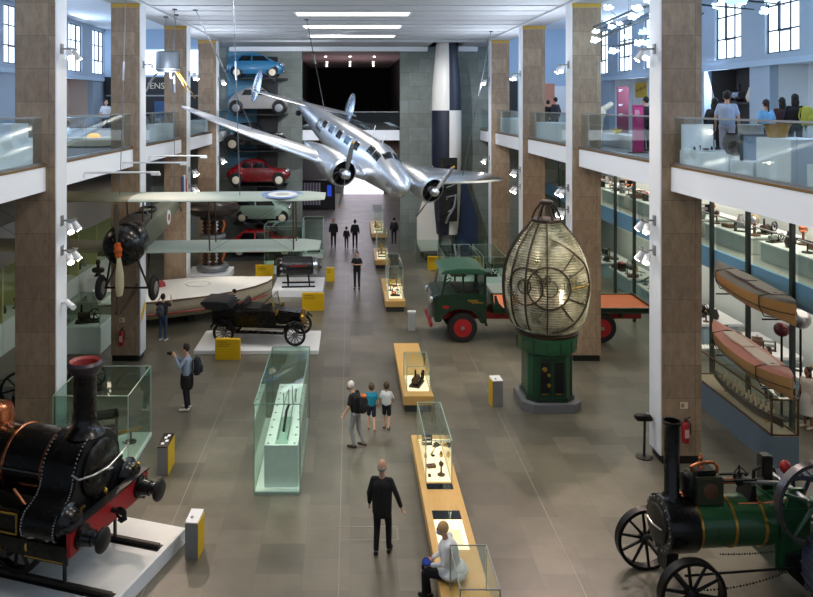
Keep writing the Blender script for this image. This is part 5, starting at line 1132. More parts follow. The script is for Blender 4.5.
# ------------------------------------------------------------------ canoes at the right
pl = thing('long_showcase', 'long blue grey plinth with a bronze framed glass case under the canoes', 'showcase', (10.2, 19.75, 0))
MB().box(-.32, .32, -1.95, 2.2, 0, .72).build('plinth', M['bluegrey'], pl, bevel=.006)
MB().box(-.3, .3, -1.93, 2.18, .72, .74).build('case_floor', mat('beige case floor', 'b5a48c', .6), pl, flat=True)
fb_ = mat('bronze frame', '6a4a34', .35, .7)
for x in (-.31, .31):
    MB().box(x - .015, x + .015, -1.94, 2.19, .74, .77).build('frame_rail', fb_, pl); MB().box(x - .015, x + .015, -1.94, 2.19, 1.57, 1.6).build('frame_rail', fb_, pl)
    MB().box(x - .006, x + .006, -1.92, 2.17, .77, 1.57).build('glass_side', M['glass'], pl, flat=True)
    for y in (-1.94, 2.16): MB().box(x - .018, x + .018, y, y + .035, .74, 1.6).build('frame_post', fb_, pl)
for z in (.74, 1.57):
    for y in (-1.94, 2.16): MB().box(-.3, .3, y, y + .03, z, z + .03).build('frame_rail', fb_, pl)
MB().box(-.3, .3, -1.93, -1.92, .77, 1.57).build('glass_end', M['glass'], pl, flat=True); MB().box(-.3, .3, -1.92, 2.17, 1.592, 1.6).build('glass_top', M['glass'], pl, flat=True)
def hullrings(Lc, wd, dp, rise, n=9, sheer=.0):
    rings = []
    for i in range(n):
        t = -1 + 2 * i / (n - 1); w = wd * max(.04, (1 - abs(t) ** 3.2)); k = rise * abs(t) ** 2
        rings.append([(-w, t * Lc / 2, k + dp * .92), (-w * .96, t * Lc / 2, k * 1.0 + dp * .55), (-w * .7, t * Lc / 2, k * .8 + dp * .15), (0, t * Lc / 2, k * .9), (w * .7, t * Lc / 2, k * .8 + dp * .15), (w * .96, t * Lc / 2, k + dp * .55), (w, t * Lc / 2, k + dp * .92)])
    return rings
def canoe(lab, loc, Lc, wd, dp, hm, dm, wellm, rx):
    t = thing('canoe', lab, 'canoe', loc); t.rotation_euler = (R(rx), 0, R(-4))
    r = hullrings(Lc, wd, dp, .1, 15); MB().loft(r).build('hull', hm, t, angle=60)
    dk_ = MB(); dk_.loft([[(q[0][0], q[0][1], q[0][2]), (q[0][0] * .5, q[0][1], q[0][2] + .05), (0, q[0][1], q[0][2] + .065), (q[-1][0] * .5, q[0][1], q[0][2] + .05), (q[-1][0], q[0][1], q[0][2]), (0, q[0][1], q[0][2] - .01)] for q in r]); dk_.build('deck', dm, t, angle=60)
    for a, b in ((-.62, -.05), (.0, .55)):
        MB().loft([[(-wd * .42 * f, Lc / 2 * y, dp + .035), (wd * .42 * f, Lc / 2 * y, dp + .035), (wd * .42 * f, Lc / 2 * y, dp + .075), (-wd * .42 * f, Lc / 2 * y, dp + .075)] for y, f in ((a, .75), ((a + b) / 2, 1), (b, .85))]).build('cockpit_cover', wellm, t)
    for s in (0, -1):
        MB().tube([V(*q[1 if s == 0 else 5]) + V(-.012 if s == 0 else .012, 0, -.04) for q in r], .012, 6).build('dark_stripe', M['black'], t)
    for y in (-1.25, 1.3):
        w_ = wd * (1 - abs(2 * y / Lc) ** 3.2)
        MB().tube([(-w_ - .02, y, dp), (-w_ * .98 - .02, y, dp * .5), (-w_ * .7, y, .05), (0, y, .015), (w_ * .7, y, .05), (w_ + .02, y, dp * .5), (w_ + .02, y, dp), (0, y, dp + .075)], .014, 6, closed=True).build('strap', M['black'], t)
    return t
tan = mat('tan varnished hull', 'ad8350', .35, 0, .15, 4, 0, 0, .2); tan2 = mat('golden varnished hull', 'b98850', .35, 0, .15, 4, 0, 0, .2)
canoe('lower canoe with a faded pink deck and golden hull above the long showcase', (10.2, 19.45, 1.74), 4.4, .44, .52, tan, mat('faded pink deck', 'b5766a', .5, 0, .12), mat('pale cover', 'cfc0b4', .6, 0, .1), 1)
canoe('upper canoe with a dark grey deck and tan hull hung in front of the mezzanine', (10.3, 19.5, 3.4), 4.4, .44, .54, tan2, mat('dark worn deck', '5b534e', .6, 0, .2), mat('grey worn cover', '756c66', .6, 0, .2), 1)
for z, lab in ((1.74, 'lower'), (3.4, 'upper')):
    t = thing('canoe_bracket', f'black steel bracket arms carrying the {lab} canoe from the dark posts', 'bracket', (11.1, 19.16, z))
    for y, yp in ((-.9, 0), (1.4, 2.13)): MB().tube([(0, yp - .06, -.04 + .025 * (y > 0)), (-.4, y, -.05 + .04 * (y > 0)), (-1.2, y, -.05 + .04 * (y > 0))], .02, 6).build('arm', M['black'], t)
t = thing('model_boat', 'long carved model boat crowded with pale figures inside the long showcase', 'model boat', (10.2, 19.6, .78), 0)
MB().loft(hullrings(3.4, .17, .22, .12, 11)).build('hull', M['darkwood'], t)
for i in range(22):
    y = -1.2 + i * .115; MB().capsule((.06 * (-1) ** i, y, .2), (.06 * (-1) ** i, y, .33 + .04 * (i % 3)), .035, .025, 8).build('carved_figure', mat('pale carved wood', 'cbb594', .6), t)
for y in (-1.0, 0, 1.0): MB().box(-.05, .05, y - .03, y + .03, -.04, .06).build('cradle', M['brass'], t)
# ================================================================== PEOPLE
def remesh(name, caps, m, parent, vox, balls=()):
    mb = MB()
    for c in caps: mb.capsule(*c)
    for b_ in balls: mb.ball(*b_)
    o = mb.build(name, m, parent)
    o.data.validate()
    md = o.modifiers.new('r', 'REMESH'); md.mode = 'VOXEL'; md.voxel_size = vox; md.use_smooth_shade = True
    sm = o.modifiers.new('s', 'SMOOTH'); sm.factor = .5; sm.iterations = 3
    dg = bpy.context.evaluated_depsgraph_get(); ev = o.evaluated_get(dg); me = bpy.data.meshes.new_from_object(ev)
    o.modifiers.clear(); o.data = me
    if m and not me.materials: me.materials.append(m)
    for p in me.polygons: p.use_smooth = True
    return o
CL = {}
def cloth(c, var=.1): return mat('cloth ' + c, c, .85, 0, var, 14)
DEF = dict(pel=(0, 0, .95), ch=(0, 0, 1.3), neck=(0, 0, 1.46), head=(.02, 0, 1.61))
for s_, n_ in ((1, 'L'), (-1, 'R')):
    DEF.update({'hip' + n_: (0, s_ * .09, .92), 'kn' + n_: (.02, s_ * .1, .5), 'an' + n_: (-.02, s_ * .1, .09), 'sh' + n_: (0, s_ * .162, 1.4), 'el' + n_: (-.03, s_ * .24, 1.15), 'wr' + n_: (.06, s_ * .25, .91)})
def person(label, loc, face, h, top, legs, shoes='2a2624', hair=('short', '2c211b'), sleeve='long', bottom='trousers', pose={}, skin='skin', jacket=0, near=False, mask=None, chub=1.0, group=None, hs=1.06):
    t = thing('person', label, 'person', loc, face, group)
    J = {k: V(*v) * (h / 1.75) for k, v in {**DEF, **pose}.items()}
    k = h / 1.75; c = chub * k; K = k * hs
    def C(a, b, r1, r2=None): return (J[a] if isinstance(a, str) else a, J[b] if isinstance(b, str) else b, r1, r1 if r2 is None else r2)
    toe = {s: J['an' + s] + (V(.16, .015 * (1 if s == 'L' else -1), -.045) * k if ('toe' + s) not in pose else (J['toe' + s] - J['an' + s])) for s in 'LR'}
    nk, hd = J['neck'], J['head']
    caps, balls = [], []
    up = (hd - nk).normalized()
    caps += [(nk - up * .05 * k, hd, .052 * k, .05 * k), C('pel', 'ch', .1 * c, .12 * c), (J['ch'], nk - up * .03 * k, .1 * c, .06 * k), C('shL', 'shR', .05 * k), C('hipL', 'hipR', .085 * c)]
    balls += [(tuple(hd + up * .02 * K), (.088 * K, .074 * K, .112 * K), 18), (tuple(hd + V(.03, 0, -.05) * K), (.055 * K, .05 * K, .055 * K), 12), (tuple(hd + V(.092, 0, -.005) * K), (.02 * K, .014 * K, .026 * K), 8)]
    for s in (1, -1): balls.append((tuple(hd + V(-.005, .076 * s, -.005) * K), (.02 * K, .012 * K, .032 * K), 8))
    for s in 'LR':
        sy = 1 if s == 'L' else -1
        caps += [C('hip' + s, 'kn' + s, .075 * c, .052 * k), C('kn' + s, 'an' + s, .05 * k, .036 * k), (J['an' + s] - V(.03, 0, .03) * k, toe[s], .035 * k, .028 * k), C('sh' + s, 'el' + s, .045 * c, .038 * k), C('el' + s, 'wr' + s, .037 * k, .026 * k)]
        d = (J['wr' + s] - J['el' + s]).normalized(); fwd = V(1, 0, 0) - d * d.x
        fwd = fwd.normalized() if fwd.length > .2 else V(0, 0, 1)
        pe = J['wr' + s] + d * .085 * k; inn = d.cross(fwd) * (1 if s == 'L' else -1)
        for f in (-.018, .0, .018): caps.append((J['wr' + s] + fwd * f * .6 * k, pe + fwd * f * k, .02 * k, .017 * k))
        for i, (f, L_) in enumerate(((.028, .066), (.01, .075), (-.009, .07), (-.027, .054))):
            b0 = pe + fwd * f * k; b1 = b0 + (d * .9 - inn * .25).normalized() * L_ * .55 * k; b2 = b1 + (d * .7 - inn * .7).normalized() * L_ * .5 * k
            caps += [(b0 - d * .02 * k, b1, .0095 * k, .009 * k), (b1, b2, .009 * k, .0075 * k)]
        t0_ = J['wr' + s] + d * .03 * k + fwd * .025 * k; t1_ = t0_ + (fwd * .8 + d * .6).normalized() * .045 * k
        caps += [(t0_, t1_, .012 * k, .01 * k), (t1_, t1_ + d * .03 * k, .01 * k, .008 * k)]
    remesh('body', caps, M[skin], t, (.0085 if near else .016) * k, balls)
    v2 = (.013 if near else .018) * k; e = .012 * k
    # trousers / shorts / skirt
    lm = cloth(legs)
    if bottom == 'skirt':
        MB().lathe([(.14 * k, 1.05 * k), (.17 * k, .95 * k), (.22 * k, .7 * k), (.25 * k, .42 * k)], (J['pel'].x, J['pel'].y, 0), (0, 0, 1), 24).build('skirt', lm, t)
    else:
        q = [C('hipL', 'hipR', .1 * c), (J['pel'] + V(0, -.05, .05) * k, J['pel'] + V(0, .05, .05) * k, .1 * c, .1 * c)]
        for s in 'LR':
            if bottom == 'trousers': q += [C('hip' + s, 'kn' + s, .088 * c, .066 * k), (J['kn' + s], J['kn' + s].lerp(J['an' + s], .93), .064 * k, .052 * k)]
            else: q += [(J['hip' + s], J['hip' + s].lerp(J['kn' + s], .8), .09 * c, .085 * k)]
        remesh(bottom, q, lm, t, v2)
    q = [(J['pel'] + V(0, .06, .06 - jacket) * k, J['ch'] + V(0, .07, 0) * k, (.105 + .2 * jacket * .2) * c + e, .115 * c + e), (J['pel'] + V(0, -.06, .06 - jacket) * k, J['ch'] + V(0, -.07, 0) * k, (.105 + .2 * jacket * .2) * c + e, .115 * c + e), (J['ch'], nk - up * .05 * k, .125 * c, .066 * k), (J['pel'] + V(0, 0, .06 - jacket) * k, J['ch'], .128 * c + e, .136 * c + e), C('shL', 'shR', .058 * k)]
    for s in 'LR':
        q += [C('sh' + s, 'el' + s, .058 * c, .05 * k)] if sleeve == 'long' else [(J['sh' + s], J['sh' + s].lerp(J['el' + s], .72), .06 * c, .058 * k)]
        if sleeve == 'long': q += [(J['el' + s], J['el' + s].lerp(J['wr' + s], .92), .049 * k, .04 * k)]
    remesh('jacket' if jacket else 'top', q, cloth(top), t, v2)
    for s in 'LR': remesh('shoe', [(J['an' + s] - V(.04, 0, .035) * k, toe[s] + (toe[s] - J['an' + s]).normalized() * .02 * k, .044 * k, .037 * k)], cloth(shoes), t, .015)
    hm = mat('hair ' + hair[1], hair[1], .7, 0, .2, 30)
    st = hair[0]
    if st != 'bald':
        q = MB(); q.ball(tuple(hd + up * .02 * K + V(-.022, 0, .022) * K), (.093 * K, .085 * K, .108 * K), 18)
        if st == 'long': q.ball(tuple(hd + V(-.045, 0, -.07) * K), (.06 * K, .09 * K, .15 * K), 14)
        if st == 'pony': q.capsule(tuple(hd + V(-.1, 0, .04) * K), tuple(hd + V(-.13, 0, -.17) * K), .035 * K, .02 * K)
        if st == 'bob': q.ball(tuple(hd + V(-.03, 0, -.04) * K), (.075 * K, .097 * K, .09 * K), 14)
        if st == 'bun': q.ball(tuple(hd + V(-.06, 0, .13) * K), (.05 * K, .05 * K, .045 * K), 12)
        q.build('hair', hm, t)
    else:
        MB().ball(tuple(hd + V(-.03, 0, -.012) * K), (.07 * K, .079 * K, .06 * K), 16).build('hair', hm, t)
    for s in (1, -1):
        ey = MB().ball(tuple(hd + V(.083, .03 * s, .015) * K), .012 * K, 8).build('eye', mat('eye dark', '1d1613', .2), t)
    if mask: MB().ball(tuple(hd + V(.058, 0, -.045) * K), (.05 * K, .056 * K, .05 * K), 14).build('face_mask', cloth(mask), t)
    else: MB().ball(tuple(hd + V(.084, 0, -.058) * K), (.01 * K, .022 * K, .007 * K), 8).build('mouth', mat('lip', '8a4a42', .5), t)
    return t
def ft(x, y): return (X_(x, y), 6460 / (y - 105), 0)
def X_(x, y): return (x - 350) * 8.5 / (y - 105)
def backpack(lab, p, face, h, m, m2=None, sz=1.0, off=-.27):
    k = h / 1.75; a = R(face); x, y, z = p
    t = thing('backpack', lab, 'backpack', (x + off * k * math.cos(a), y + off * k * math.sin(a), z + 1.2 * k), face)
    s = .8 * k * sz
    MB().loft([se(-.1 * s, .09 * s, .16 * s, -.28 * s, 20, .6), se(-.14 * s, .09 * s, .19 * s, -.2 * s, 20, .6), se(-.13 * s, .09 * s, .18 * s, .1 * s, 20, .6), se(-.08 * s, .09 * s, .13 * s, .24 * s, 20, .6), se(-.02 * s, .06 * s, .06 * s, .28 * s, 20, .6)]).build('pack_body', m, t)
    MB().loft([se(-.19 * s, -.1 * s, .12 * s, -.2 * s, 16, .6), se(-.2 * s, -.1 * s, .13 * s, -.05 * s, 16, .6), se(-.15 * s, -.1 * s, .1 * s, .02 * s, 16, .6)]).build('pocket', m2 or m, t)
    for q in (-1, 1): MB().tube([(.08 * s, q * .12 * s, -.2 * s), (.12 * s, q * .17 * s, .0), (.1 * s, q * .13 * s, .22 * s)], .022 * s, 6).build('shoulder_strap', m, t)
    return t
walk = dict(knL=(.12, .1, .51), anL=(.02, .1, .1), knR=(-.02, -.09, .5), anR=(-.24, -.09, .14))
p = ft(382, 554); person('bald man in a black suit walking away in the front middle of the floor', p, 78, 1.76, '17161a', '141317', '0f0f10', ('bald', 'a39a92'), jacket=.2, near=True, pose=dict(knL=(.04, .1, .5), anL=(-.08, .1, .1), knR=(.1, -.11, .52), anR=(.06, -.12, .09), elR=(-.06, -.29, 1.17), wrR=(.0, -.36, .93), head=(.0, 0, 1.64)))
p = ft(356, 447); person('older person in black top and grey patterned trousers leaning forward beside two boys', p, 150, 1.62, '141416', '8f8f90', '3a2a24', ('short', 'c9c4bc'), 'short', near=True, pose=dict(ch=(.06, 0, 1.3), neck=(.1, 0, 1.46), head=(.16, 0, 1.6), shL=(.06, .18, 1.41), shR=(.06, -.18, 1.41), elL=(.08, .25, 1.14), wrL=(.2, .26, .95), elR=(.04, -.24, 1.14), wrR=(.14, -.25, .92), knL=(.1, .1, .5), anL=(.0, .1, .09), knR=(-.04, -.08, .5), anR=(-.2, -.08, .12)), mask='141416')
backpack('black backpack with an orange patch worn by the person in grey patterned trousers', p, 150, 1.62, cloth('121214'), cloth('121214'), .95, -.22)
mb = MB(Matrix.Translation((-.02, 0, .2))); mb.ball((0, 0, 0), (.07, .06, .05), 12); mb.build('orange_patch', cloth('e0682a'), bpy.data.objects['backpack'])
person('boy in a teal shirt and navy shorts walking away', ft(371.5, 430), 92, 1.2, '1f8fae', '1d2536', '8a6a50', ('short', '5a4a36'), 'short', 'shorts', near=True, pose=walk, hs=1.4)
person('boy in a white shirt and dark shorts walking away', ft(386.5, 429), 75, 1.2, 'e4e6ea', '1a1c24', '2a2a2c', ('short', '4a3a2a'), 'short', 'shorts', near=True, pose=dict(elR=(.08, -.26, 1.15), wrR=(.2, -.2, .98), knL=(.08, .1, .5), anL=(.04, .1, .09), anR=(-.16, -.1, .12)), hs=1.4)
p = ft(187, 410); PM = person('man in a blue grey shirt with dark trousers photographing, facing left, left of centre', p, 178, 1.82, '8d9bb0', '17171f', 'd9d6d2', ('short', '1d1613'), 'long', near=True, pose=dict(elL=(.14, .24, 1.22), wrL=(.3, .08, 1.46), elR=(.16, -.22, 1.18), wrR=(.3, -.06, 1.42), head=(.04, 0, 1.63)))
backpack('dark backpack worn by the photographing man', p, 178, 1.82, cloth('1b1f2c'))
MB().lathe([(.155, 1.04), (.175, .96), (.185, .8), (.175, .68), (.15, .6)], n=24).build('tied_jacket', cloth('1c1719'), PM)
t = thing('camera', 'small black camera held up to the face by the photographing man', 'camera', (p[0] - .46, p[1], 1.58), 178); MB().box(-.03, .03, -.06, .06, -.04, .04).build('camera_body', M['black'], t, bevel=.008); MB().lathe([(.035, .03), (.035, .09), (.028, .095)], (0, 0, 0), (1, 0, 0), 18).build('camera_lens', M['iron'], t)
p = ft(163, 341); person('person in blue jeans and dark top photographing beside the white boat', p, 80, 1.7, '23222a', '3c5272', 'd0cdc8', ('short', '1d1613'), 'short', pose=dict(elL=(.1, .3, 1.3), wrL=(.22, .2, 1.56), elR=(.1, -.3, 1.3), wrR=(.22, -.22, 1.56)))
backpack('grey backpack worn by the person in blue jeans', p, 80, 1.7, cloth('4b4d55'), None, .9)
person('child in a white shirt and khaki trousers standing behind the black tourer', (-4.4, 28.9, 0), 178, 1.5, 'd9dcdf', 'a18f78', '3a3230', ('short', '17120f'), 'short', pose=dict(elL=(.1, .22, 1.16), wrL=(.26, .18, 1.05)))
person('man in all dark clothes walking towards the camera in the middle distance', ft(357, 289), 262, 1.72, '16161a', '17171b', '141414', ('short', '1a1512'), 'short', pose=dict(elL=(.08, .24, 1.18), wrL=(.22, .12, 1.2), elR=(.08, -.24, 1.18), wrR=(.22, -.1, 1.2)))
person('person in a black coat carrying a bag near the wall opening on the left', ft(333.5, 247), 265, 1.7, '141216', '17151a', '141414', ('short', '8a4a32'), 'long', jacket=.2)
person('small child in dark clothes near the wall opening', ft(346.5, 248), 80, 1.25, '1b1a20', '16151a', '141414', ('short', '1a1512'), 'long', hs=1.3)
person('adult in dark clothes beside a small child near the wall opening', ft(355, 248), 85, 1.68, '15151a', '16161c', '141414', ('bun', '17120f'), 'long')
p = ft(394, 244); person('person in dark clothes right of the farthest bench', p, 95, 1.62, '1c1a1e', '2a2a30', '202020', ('short', '1a1512'), 'long'); backpack('dark backpack worn by the person right of the farthest bench', p, 95, 1.62, cloth('121214'))
# seated woman in white on the front bench
SY = 12.95
SW = person('woman in a white coat and blue face mask sitting on the front bench', (1.72, SY, 0), 168, 1.66, 'e9ebee', '14141a', '1a1a1c', ('short', 'c9a46c'), 'long', near=True, mask='8fb2d2', chub=1.25, hs=1.05, pose=dict(
    pel=(-.02, 0, .6), ch=(.05, 0, 1.0), neck=(.1, 0, 1.17), head=(.15, 0, 1.32), hipL=(.02, .09, .58), hipR=(.02, -.09, .58), knL=(.46, .1, .55), knR=(.48, -.08, .56), anL=(.46, .1, .09), anR=(.4, -.08, .09),
    shL=(.05, .19, 1.11), shR=(.05, -.19, 1.11), elL=(.12, .25, .84), elR=(.12, -.25, .84), wrL=(.34, .12, .72), wrR=(.34, -.1, .72)))
t = thing('blue_bag', 'small blue bag on the lap of the seated woman in white', 'bag', (1.3, SY - .02, .69)); MB().ball((0, 0, .03), (.08, .09, .05), 14).build('bag_body', cloth('2a46a8'), t); MB().torus((0, 0, .06), .05, .01, (0, 1, 0), 18, 6).build('handle', cloth('2a46a8'), t)
MB().ball((-.03, 0, .59), (.27, .3, .13), 20).ball((-.1, .0, .62), (.17, .24, .13), 18).build('coat_skirt', cloth('e9ebee'), SW)
# visitors behind the canoes
person('woman in a pale dress standing behind the near end of the canoe showcase', (12.05, 20.0, 0), 200, 1.6, 'd8cfc6', 'd8cfc6', 'c9b8a8', ('long', '1d1512'), 'short', 'skirt', skin='skin2')
person('person in dark clothes seen through the canoe showcase', (11.95, 21.7, 0), 190, 1.6, '2a2628', '26303e', 'b0a8a0', ('long', '2a1c16'), 'long')
# balcony visitors (balcony floor at 7.02 m)
def bal(x, Y, lab, face, h, top, legs, hair, **kw): return person(lab, ((x - 350) * Y / 760, Y, 7.02), face, h, top, legs, '222222', hair, **kw)
bal(727, 18.6, 'man in a pale blue shirt and light trousers on the right balcony behind the column', 60, 1.82, 'a9bad6', 'b5aebb', ('short', '17120f'), sleeve='short')
bal(714.5, 19.2, 'person in black beside the man in pale blue on the right balcony', 40, 1.66, '15141a', '15141a', ('long', '17120f'), pose=dict(head=(.04, 0, 1.6)))
bal(766, 19.5, 'girl with a ponytail and light blue top on the right balcony', 95, 1.62, '78b4e4', '3a4a68', ('pony', '2a1d17'), sleeve='short')
bal(782, 20.4, 'girl with dark hair and dark top on the right balcony', 80, 1.68, '3a2026', '222430', ('long', '17120f'))
p_ = bal(795, 19.4, 'woman in black with a yellow green backpack on the right balcony', 70, 1.76, '141318', '1c2230', ('long', '120e0c'))
backpack('yellow green backpack on the woman in black on the right balcony', tuple(p_.location), 110, 1.76, cloth('a8a840'), None, 1.1, -.34)
bal(548, 34.5, 'first of two dark haired people close together on the far right balcony', 100, 1.7, '1c1c22', '2c3444', ('short', '17120f'))
bal(555.5, 34.0, 'taller of two dark haired people close together on the far right balcony', 120, 1.82, '24242c', '2c3444', ('short', '17120f'))
bal(646, 24.2, 'dark clothed person partly behind the nearest right column on the balcony', 120, 1.74, '1c1c20', '1c1c22', ('short', '17120f'))
bal(106, 33.5, 'person in white by the doorway on the left balcony', -60, 1.72, 'd9dbe0', '2a2c34', ('short', '17120f'), sleeve='short')
# ================================================================== THINGS ON THE BALCONIES
BZ = 7.02
def block(lab, x0, x1, y0, y1, z0, z1, m=None, cat='plinth', name='white_plinth'):
    return tag(MB().box(x0, x1, y0, y1, z0, z1).build(name, m or M['white'], bevel=.008), lab, cat)
block('low white plinth behind the right balustrade beside the nearest column', 7.72, 8.5, 15.5, 17.8, BZ, 7.45)
t = thing('white_showcase', 'white backed showcase with small dark pieces behind the right balustrade', 'showcase', (8.1, 17.4, 7.45))
MB().box(-.36, .36, .3, .36, 0, .6).build('back_panel', M['white'], t); MB().box(-.36, .36, -.3, .3, 0, .03).build('shelf', M['white'], t)
MB().lathe([(.03, 0), (.05, .03), (.05, .05)], (.22, .2, .42), (0, -1, 0), 14).build('lamp', glow('case lamp', 'fff4e0', 12), t)
for i in range(5): curio(('vase', 'stand', 'box', 'vase', 'engine')[i], 'tiny dark piece in the white backed showcase, %s from its left end' % ('first', 'second', 'third', 'fourth', 'fifth')[i], (7.82 + i * .13, 17.25, 7.481), .06, M['iron'], 'piece', name='display_piece')
t = thing('brown_urn', 'brown round urn on the low white plinth of the right balcony', 'urn', (8.2, 16.3, 7.45)); MB().lathe([(.1, 0), (.16, .08), (.2, .22), (.17, .36), (.1, .42)], n=24).build('urn_body', mat('mottled urn', '6a5f5a', .5, 0, .3), t); MB().lathe([(.1, .42), (.12, .45), (.06, .45)], n=20).build('urn_rim', M['darkwood'], t)
t = thing('dark_globe', 'round dark brown ball on the low white plinth of the right balcony', 'ball', (8.0, 15.75, 7.45)); MB().ball((0, 0, .17), (.16, .16, .16), 18).build('ball', M['darkwood'], t); MB().torus((0, 0, .03), .09, .02).build('ring_base', M['darkwood'], t)
block('middle white plinth behind the right balustrade with a framed picture', 7.72, 8.5, 14.55, 15.45, BZ, 7.4)
t = thing('framed_panel', 'small dark framed panel standing on the middle white plinth of the right balcony', 'framed panel', (8.1, 15.1, 7.4), 10); MB().box(-.36, .36, -.02, .02, 0, .5).build('panel', mat('panel blue grey', '8d9aa6', .5), t); MB().box(-.38, -.34, -.03, .03, 0, .52).box(.34, .38, -.03, .03, 0, .52).box(-.38, .38, -.03, .03, .48, .52).build('frame', M['darkgrey'], t); MB().ball((.12, -.05, .17), (.09, .04, .12), 12).build('relief', M['walnut'], t)
t = thing('grey_cylinder', 'pale grey cylinder drum behind the right balustrade', 'drum', (8.75, 16.6, BZ)); MB().lathe([(.24, 0), (.26, .03), (.25, 1.0), (.27, 1.05), (.2, 1.06)], n=28).build('drum', mat('grey drum', 'a4a29d', .6), t); MB().torus((0, 0, .55), .255, .012).build('hoop', M['greysteel'], t)
block('tall white plinth with a wicker basket behind the right balustrade', 7.72, 8.5, 13.3, 14.45, BZ, 7.89)
t = thing('wicker_basket', 'round golden wicker basket on the tall white plinth of the right balcony', 'basket', (7.98, 14.2, 7.89)); MB().lathe([(.14, 0), (.16, .02), (.22, .24), (.235, .25), (.2, .23), (.13, .03), (0, .03)], n=30).build('basket_body', mat('wicker', 'b58a3f', .7, 0, .25, 40), t); MB().torus((0, 0, .245), .225, .016).build('basket_rim', mat('wicker rim', '8f6a2d', .7, 0, .2, 40), t)
block('low white plinth at the right end of the right balcony', 7.75, 8.5, 11.8, 12.9, BZ, 7.5)
curio('frame', 'dark grey machine on the low plinth at the right end of the balcony', (8.1, 12.5, 7.5), .3, M['steel'], 'machine', 30, name='grey_machine')
# second right bay: signs
t = thing('sign_stand', 'pink information sign on a stand behind the second right balustrade', 'sign', (8.87, 23.4, BZ)); MB().box(-.17, .17, -.02, .02, .02, 1.48).build('sign_panel', mat('magenta panel', 'a81f5f', .5, 0, .03), t); MB().box(-.14, .14, -.026, -.02, 1.1, 1.4).build('lighter_panel', mat('pink panel', 'c4407c', .5, 0, .03), t)
for i in range(6): MB().box(-.11, .02 + .015 * (i % 3), -.03, -.026, 1.3 - i * .035, 1.312 - i * .035).build('text_line', M['white'], t, flat=True)
MB().box(-.25, .25, -.15, .15, 0, .03).build('sign_foot', M['black'], t)
t = thing('wall_banner', 'tall dark red banner with white text lines on the right balcony', 'banner', (14.0, 39.0, BZ)); MB().box(-.29, .29, -.03, .03, 0, 2.42).build('banner_panel', mat('dark red banner', '6e1f34', .6, 0, .03), t)
for i, (z, w_) in enumerate(((2.25, .2), (2.18, .12), (1.5, .2), (1.44, .16), (1.0, .2), (.95, .14), (.9, .18))): MB().box(-.22, -.22 + w_, -.036, -.03, z, z + .025).build('text_line', M['white'], t, flat=True)
t = thing('yellow_picture', 'yellow picture with red marks in the right balcony alcove', 'picture', (15.5, 40.3, 8.9)); MB().box(-.02, .02, -.95, .95, 0, .8).build('canvas', mat('yellow canvas', 'd8b83a', .6), t)
for i in range(9): MB().ball((-.025, -.75 + i * .19, .2 + (i * 37 % 40) / 100), (.01, .05, .06 + .02 * (i % 3)), 8).build('red_mark', M['red'], t)
block('long pale counter behind the second right balustrade', 9.4, 10.2, 25.5, 28.5, BZ, 7.45, mat('pale counter', 'bdb9b2', .5, 0, .04), 'counter', 'counter')
t = thing('yellow_bowl', 'bright yellow bowl on the pale counter behind the second right balustrade', 'bowl', (9.6, 27.4, 7.45)); MB().lathe([(.06, 0), (.18, .1), (.2, .16), (.17, .12), (0, .04)], n=24).build('bowl', mat('bright yellow', 'e6c81a', .4), t); MB().torus((0, 0, .16), .195, .012).build('bowl_rim', mat('bright yellow', 'e6c81a'), t)
t = thing('dinosaur_model', 'pale rounded animal model beside the second right column on the balcony', 'model', (10.6, 33.5, BZ)); MB().ball((0, 0, 1.1), (.7, .35, .4), 16).build('body', M['cream'], t)
for i, (x, y) in enumerate(((-.4, -.2), (.4, -.2), (-.4, .2), (.4, .2))): MB().cyl((x, y, 0), (x, y, .95), .06, .1).build('leg', M['cream'], t)
MB().capsule((.5, 0, 1.25), (.9, 0, 1.5), .14, .12).build('head', M['cream'], t)
block('white block plinth behind the third right balustrade', 7.75, 8.7, 26.6, 31.6, BZ, 7.8); block('white block plinth behind the farthest right balustrade', 7.75, 8.7, 34.2, 39.2, BZ, 7.85)
# objects in the dark alcoves at the right
for i, (k, x, y, z, s) in enumerate((('vase', 14.9, 28.2, 8.6, .4), ('engine', 14.9, 29.3, 8.6, .45), ('frame', 15.0, 30.1, 8.6, .3))):
    curio(k, ['pale vessel on the dark shelf of the right balcony alcove', 'small machine on the dark shelf of the right balcony alcove', 'framed device on the dark shelf of the right balcony alcove'][i], (x, y, z), s, [M['cream'], M['steel'], M['brass']][i], 'exhibit', 90)
block('dark shelf in the right balcony alcove', 14.62, 15.55, 27.3, 30.6, 8.52, 8.6, M['darkgrey'], 'shelf', 'alcove_shelf')
# left balcony
block('white plinth behind the nearest left balustrade', -7.95, -7.3, 13.5, 17.5, BZ, 7.75); block('tall white block on the plinth behind the nearest left balustrade', -7.9, -7.4, 16.6, 17.5, 7.75, 8.08, None, 'block', 'white_block')
t = thing('round_table', 'low round pale table with a glowing yellow lamp on the left balcony', 'table', (-9.2, 27.3, BZ)); MB().lathe([(.9, 0), (1.0, .05), (1.0, .28), (1.05, .32), (0, .32)], n=40).build('table_body', M['cream'], t); MB().lathe([(.24, .32), (.22, .4), (.12, .46), (0, .47)], n=28).build('yellow_lamp', glow('amber lamp', 'ffb63a', 1.3), t)
t = thing('curved_bench', 'long curved white bench on the left balcony', 'bench', (-11.4, 33.4, BZ)); 
mb = MB(); mb.loft([[(math.cos(R(a)) * r_, math.sin(R(a)) * r_ * 1.1, z) for r_, z in ((1.5, 0), (2.0, 0), (2.0, .5), (1.5, .5))] for a in range(-170, -5, 15)]); mb.build('bench_body', M['white'], t); MB().tube([(math.cos(R(a)) * 1.98, math.sin(R(a)) * 2.18, .95) for a in range(-170, -5, 15)], .03, 6).build('back_rail', M['steel'], t)
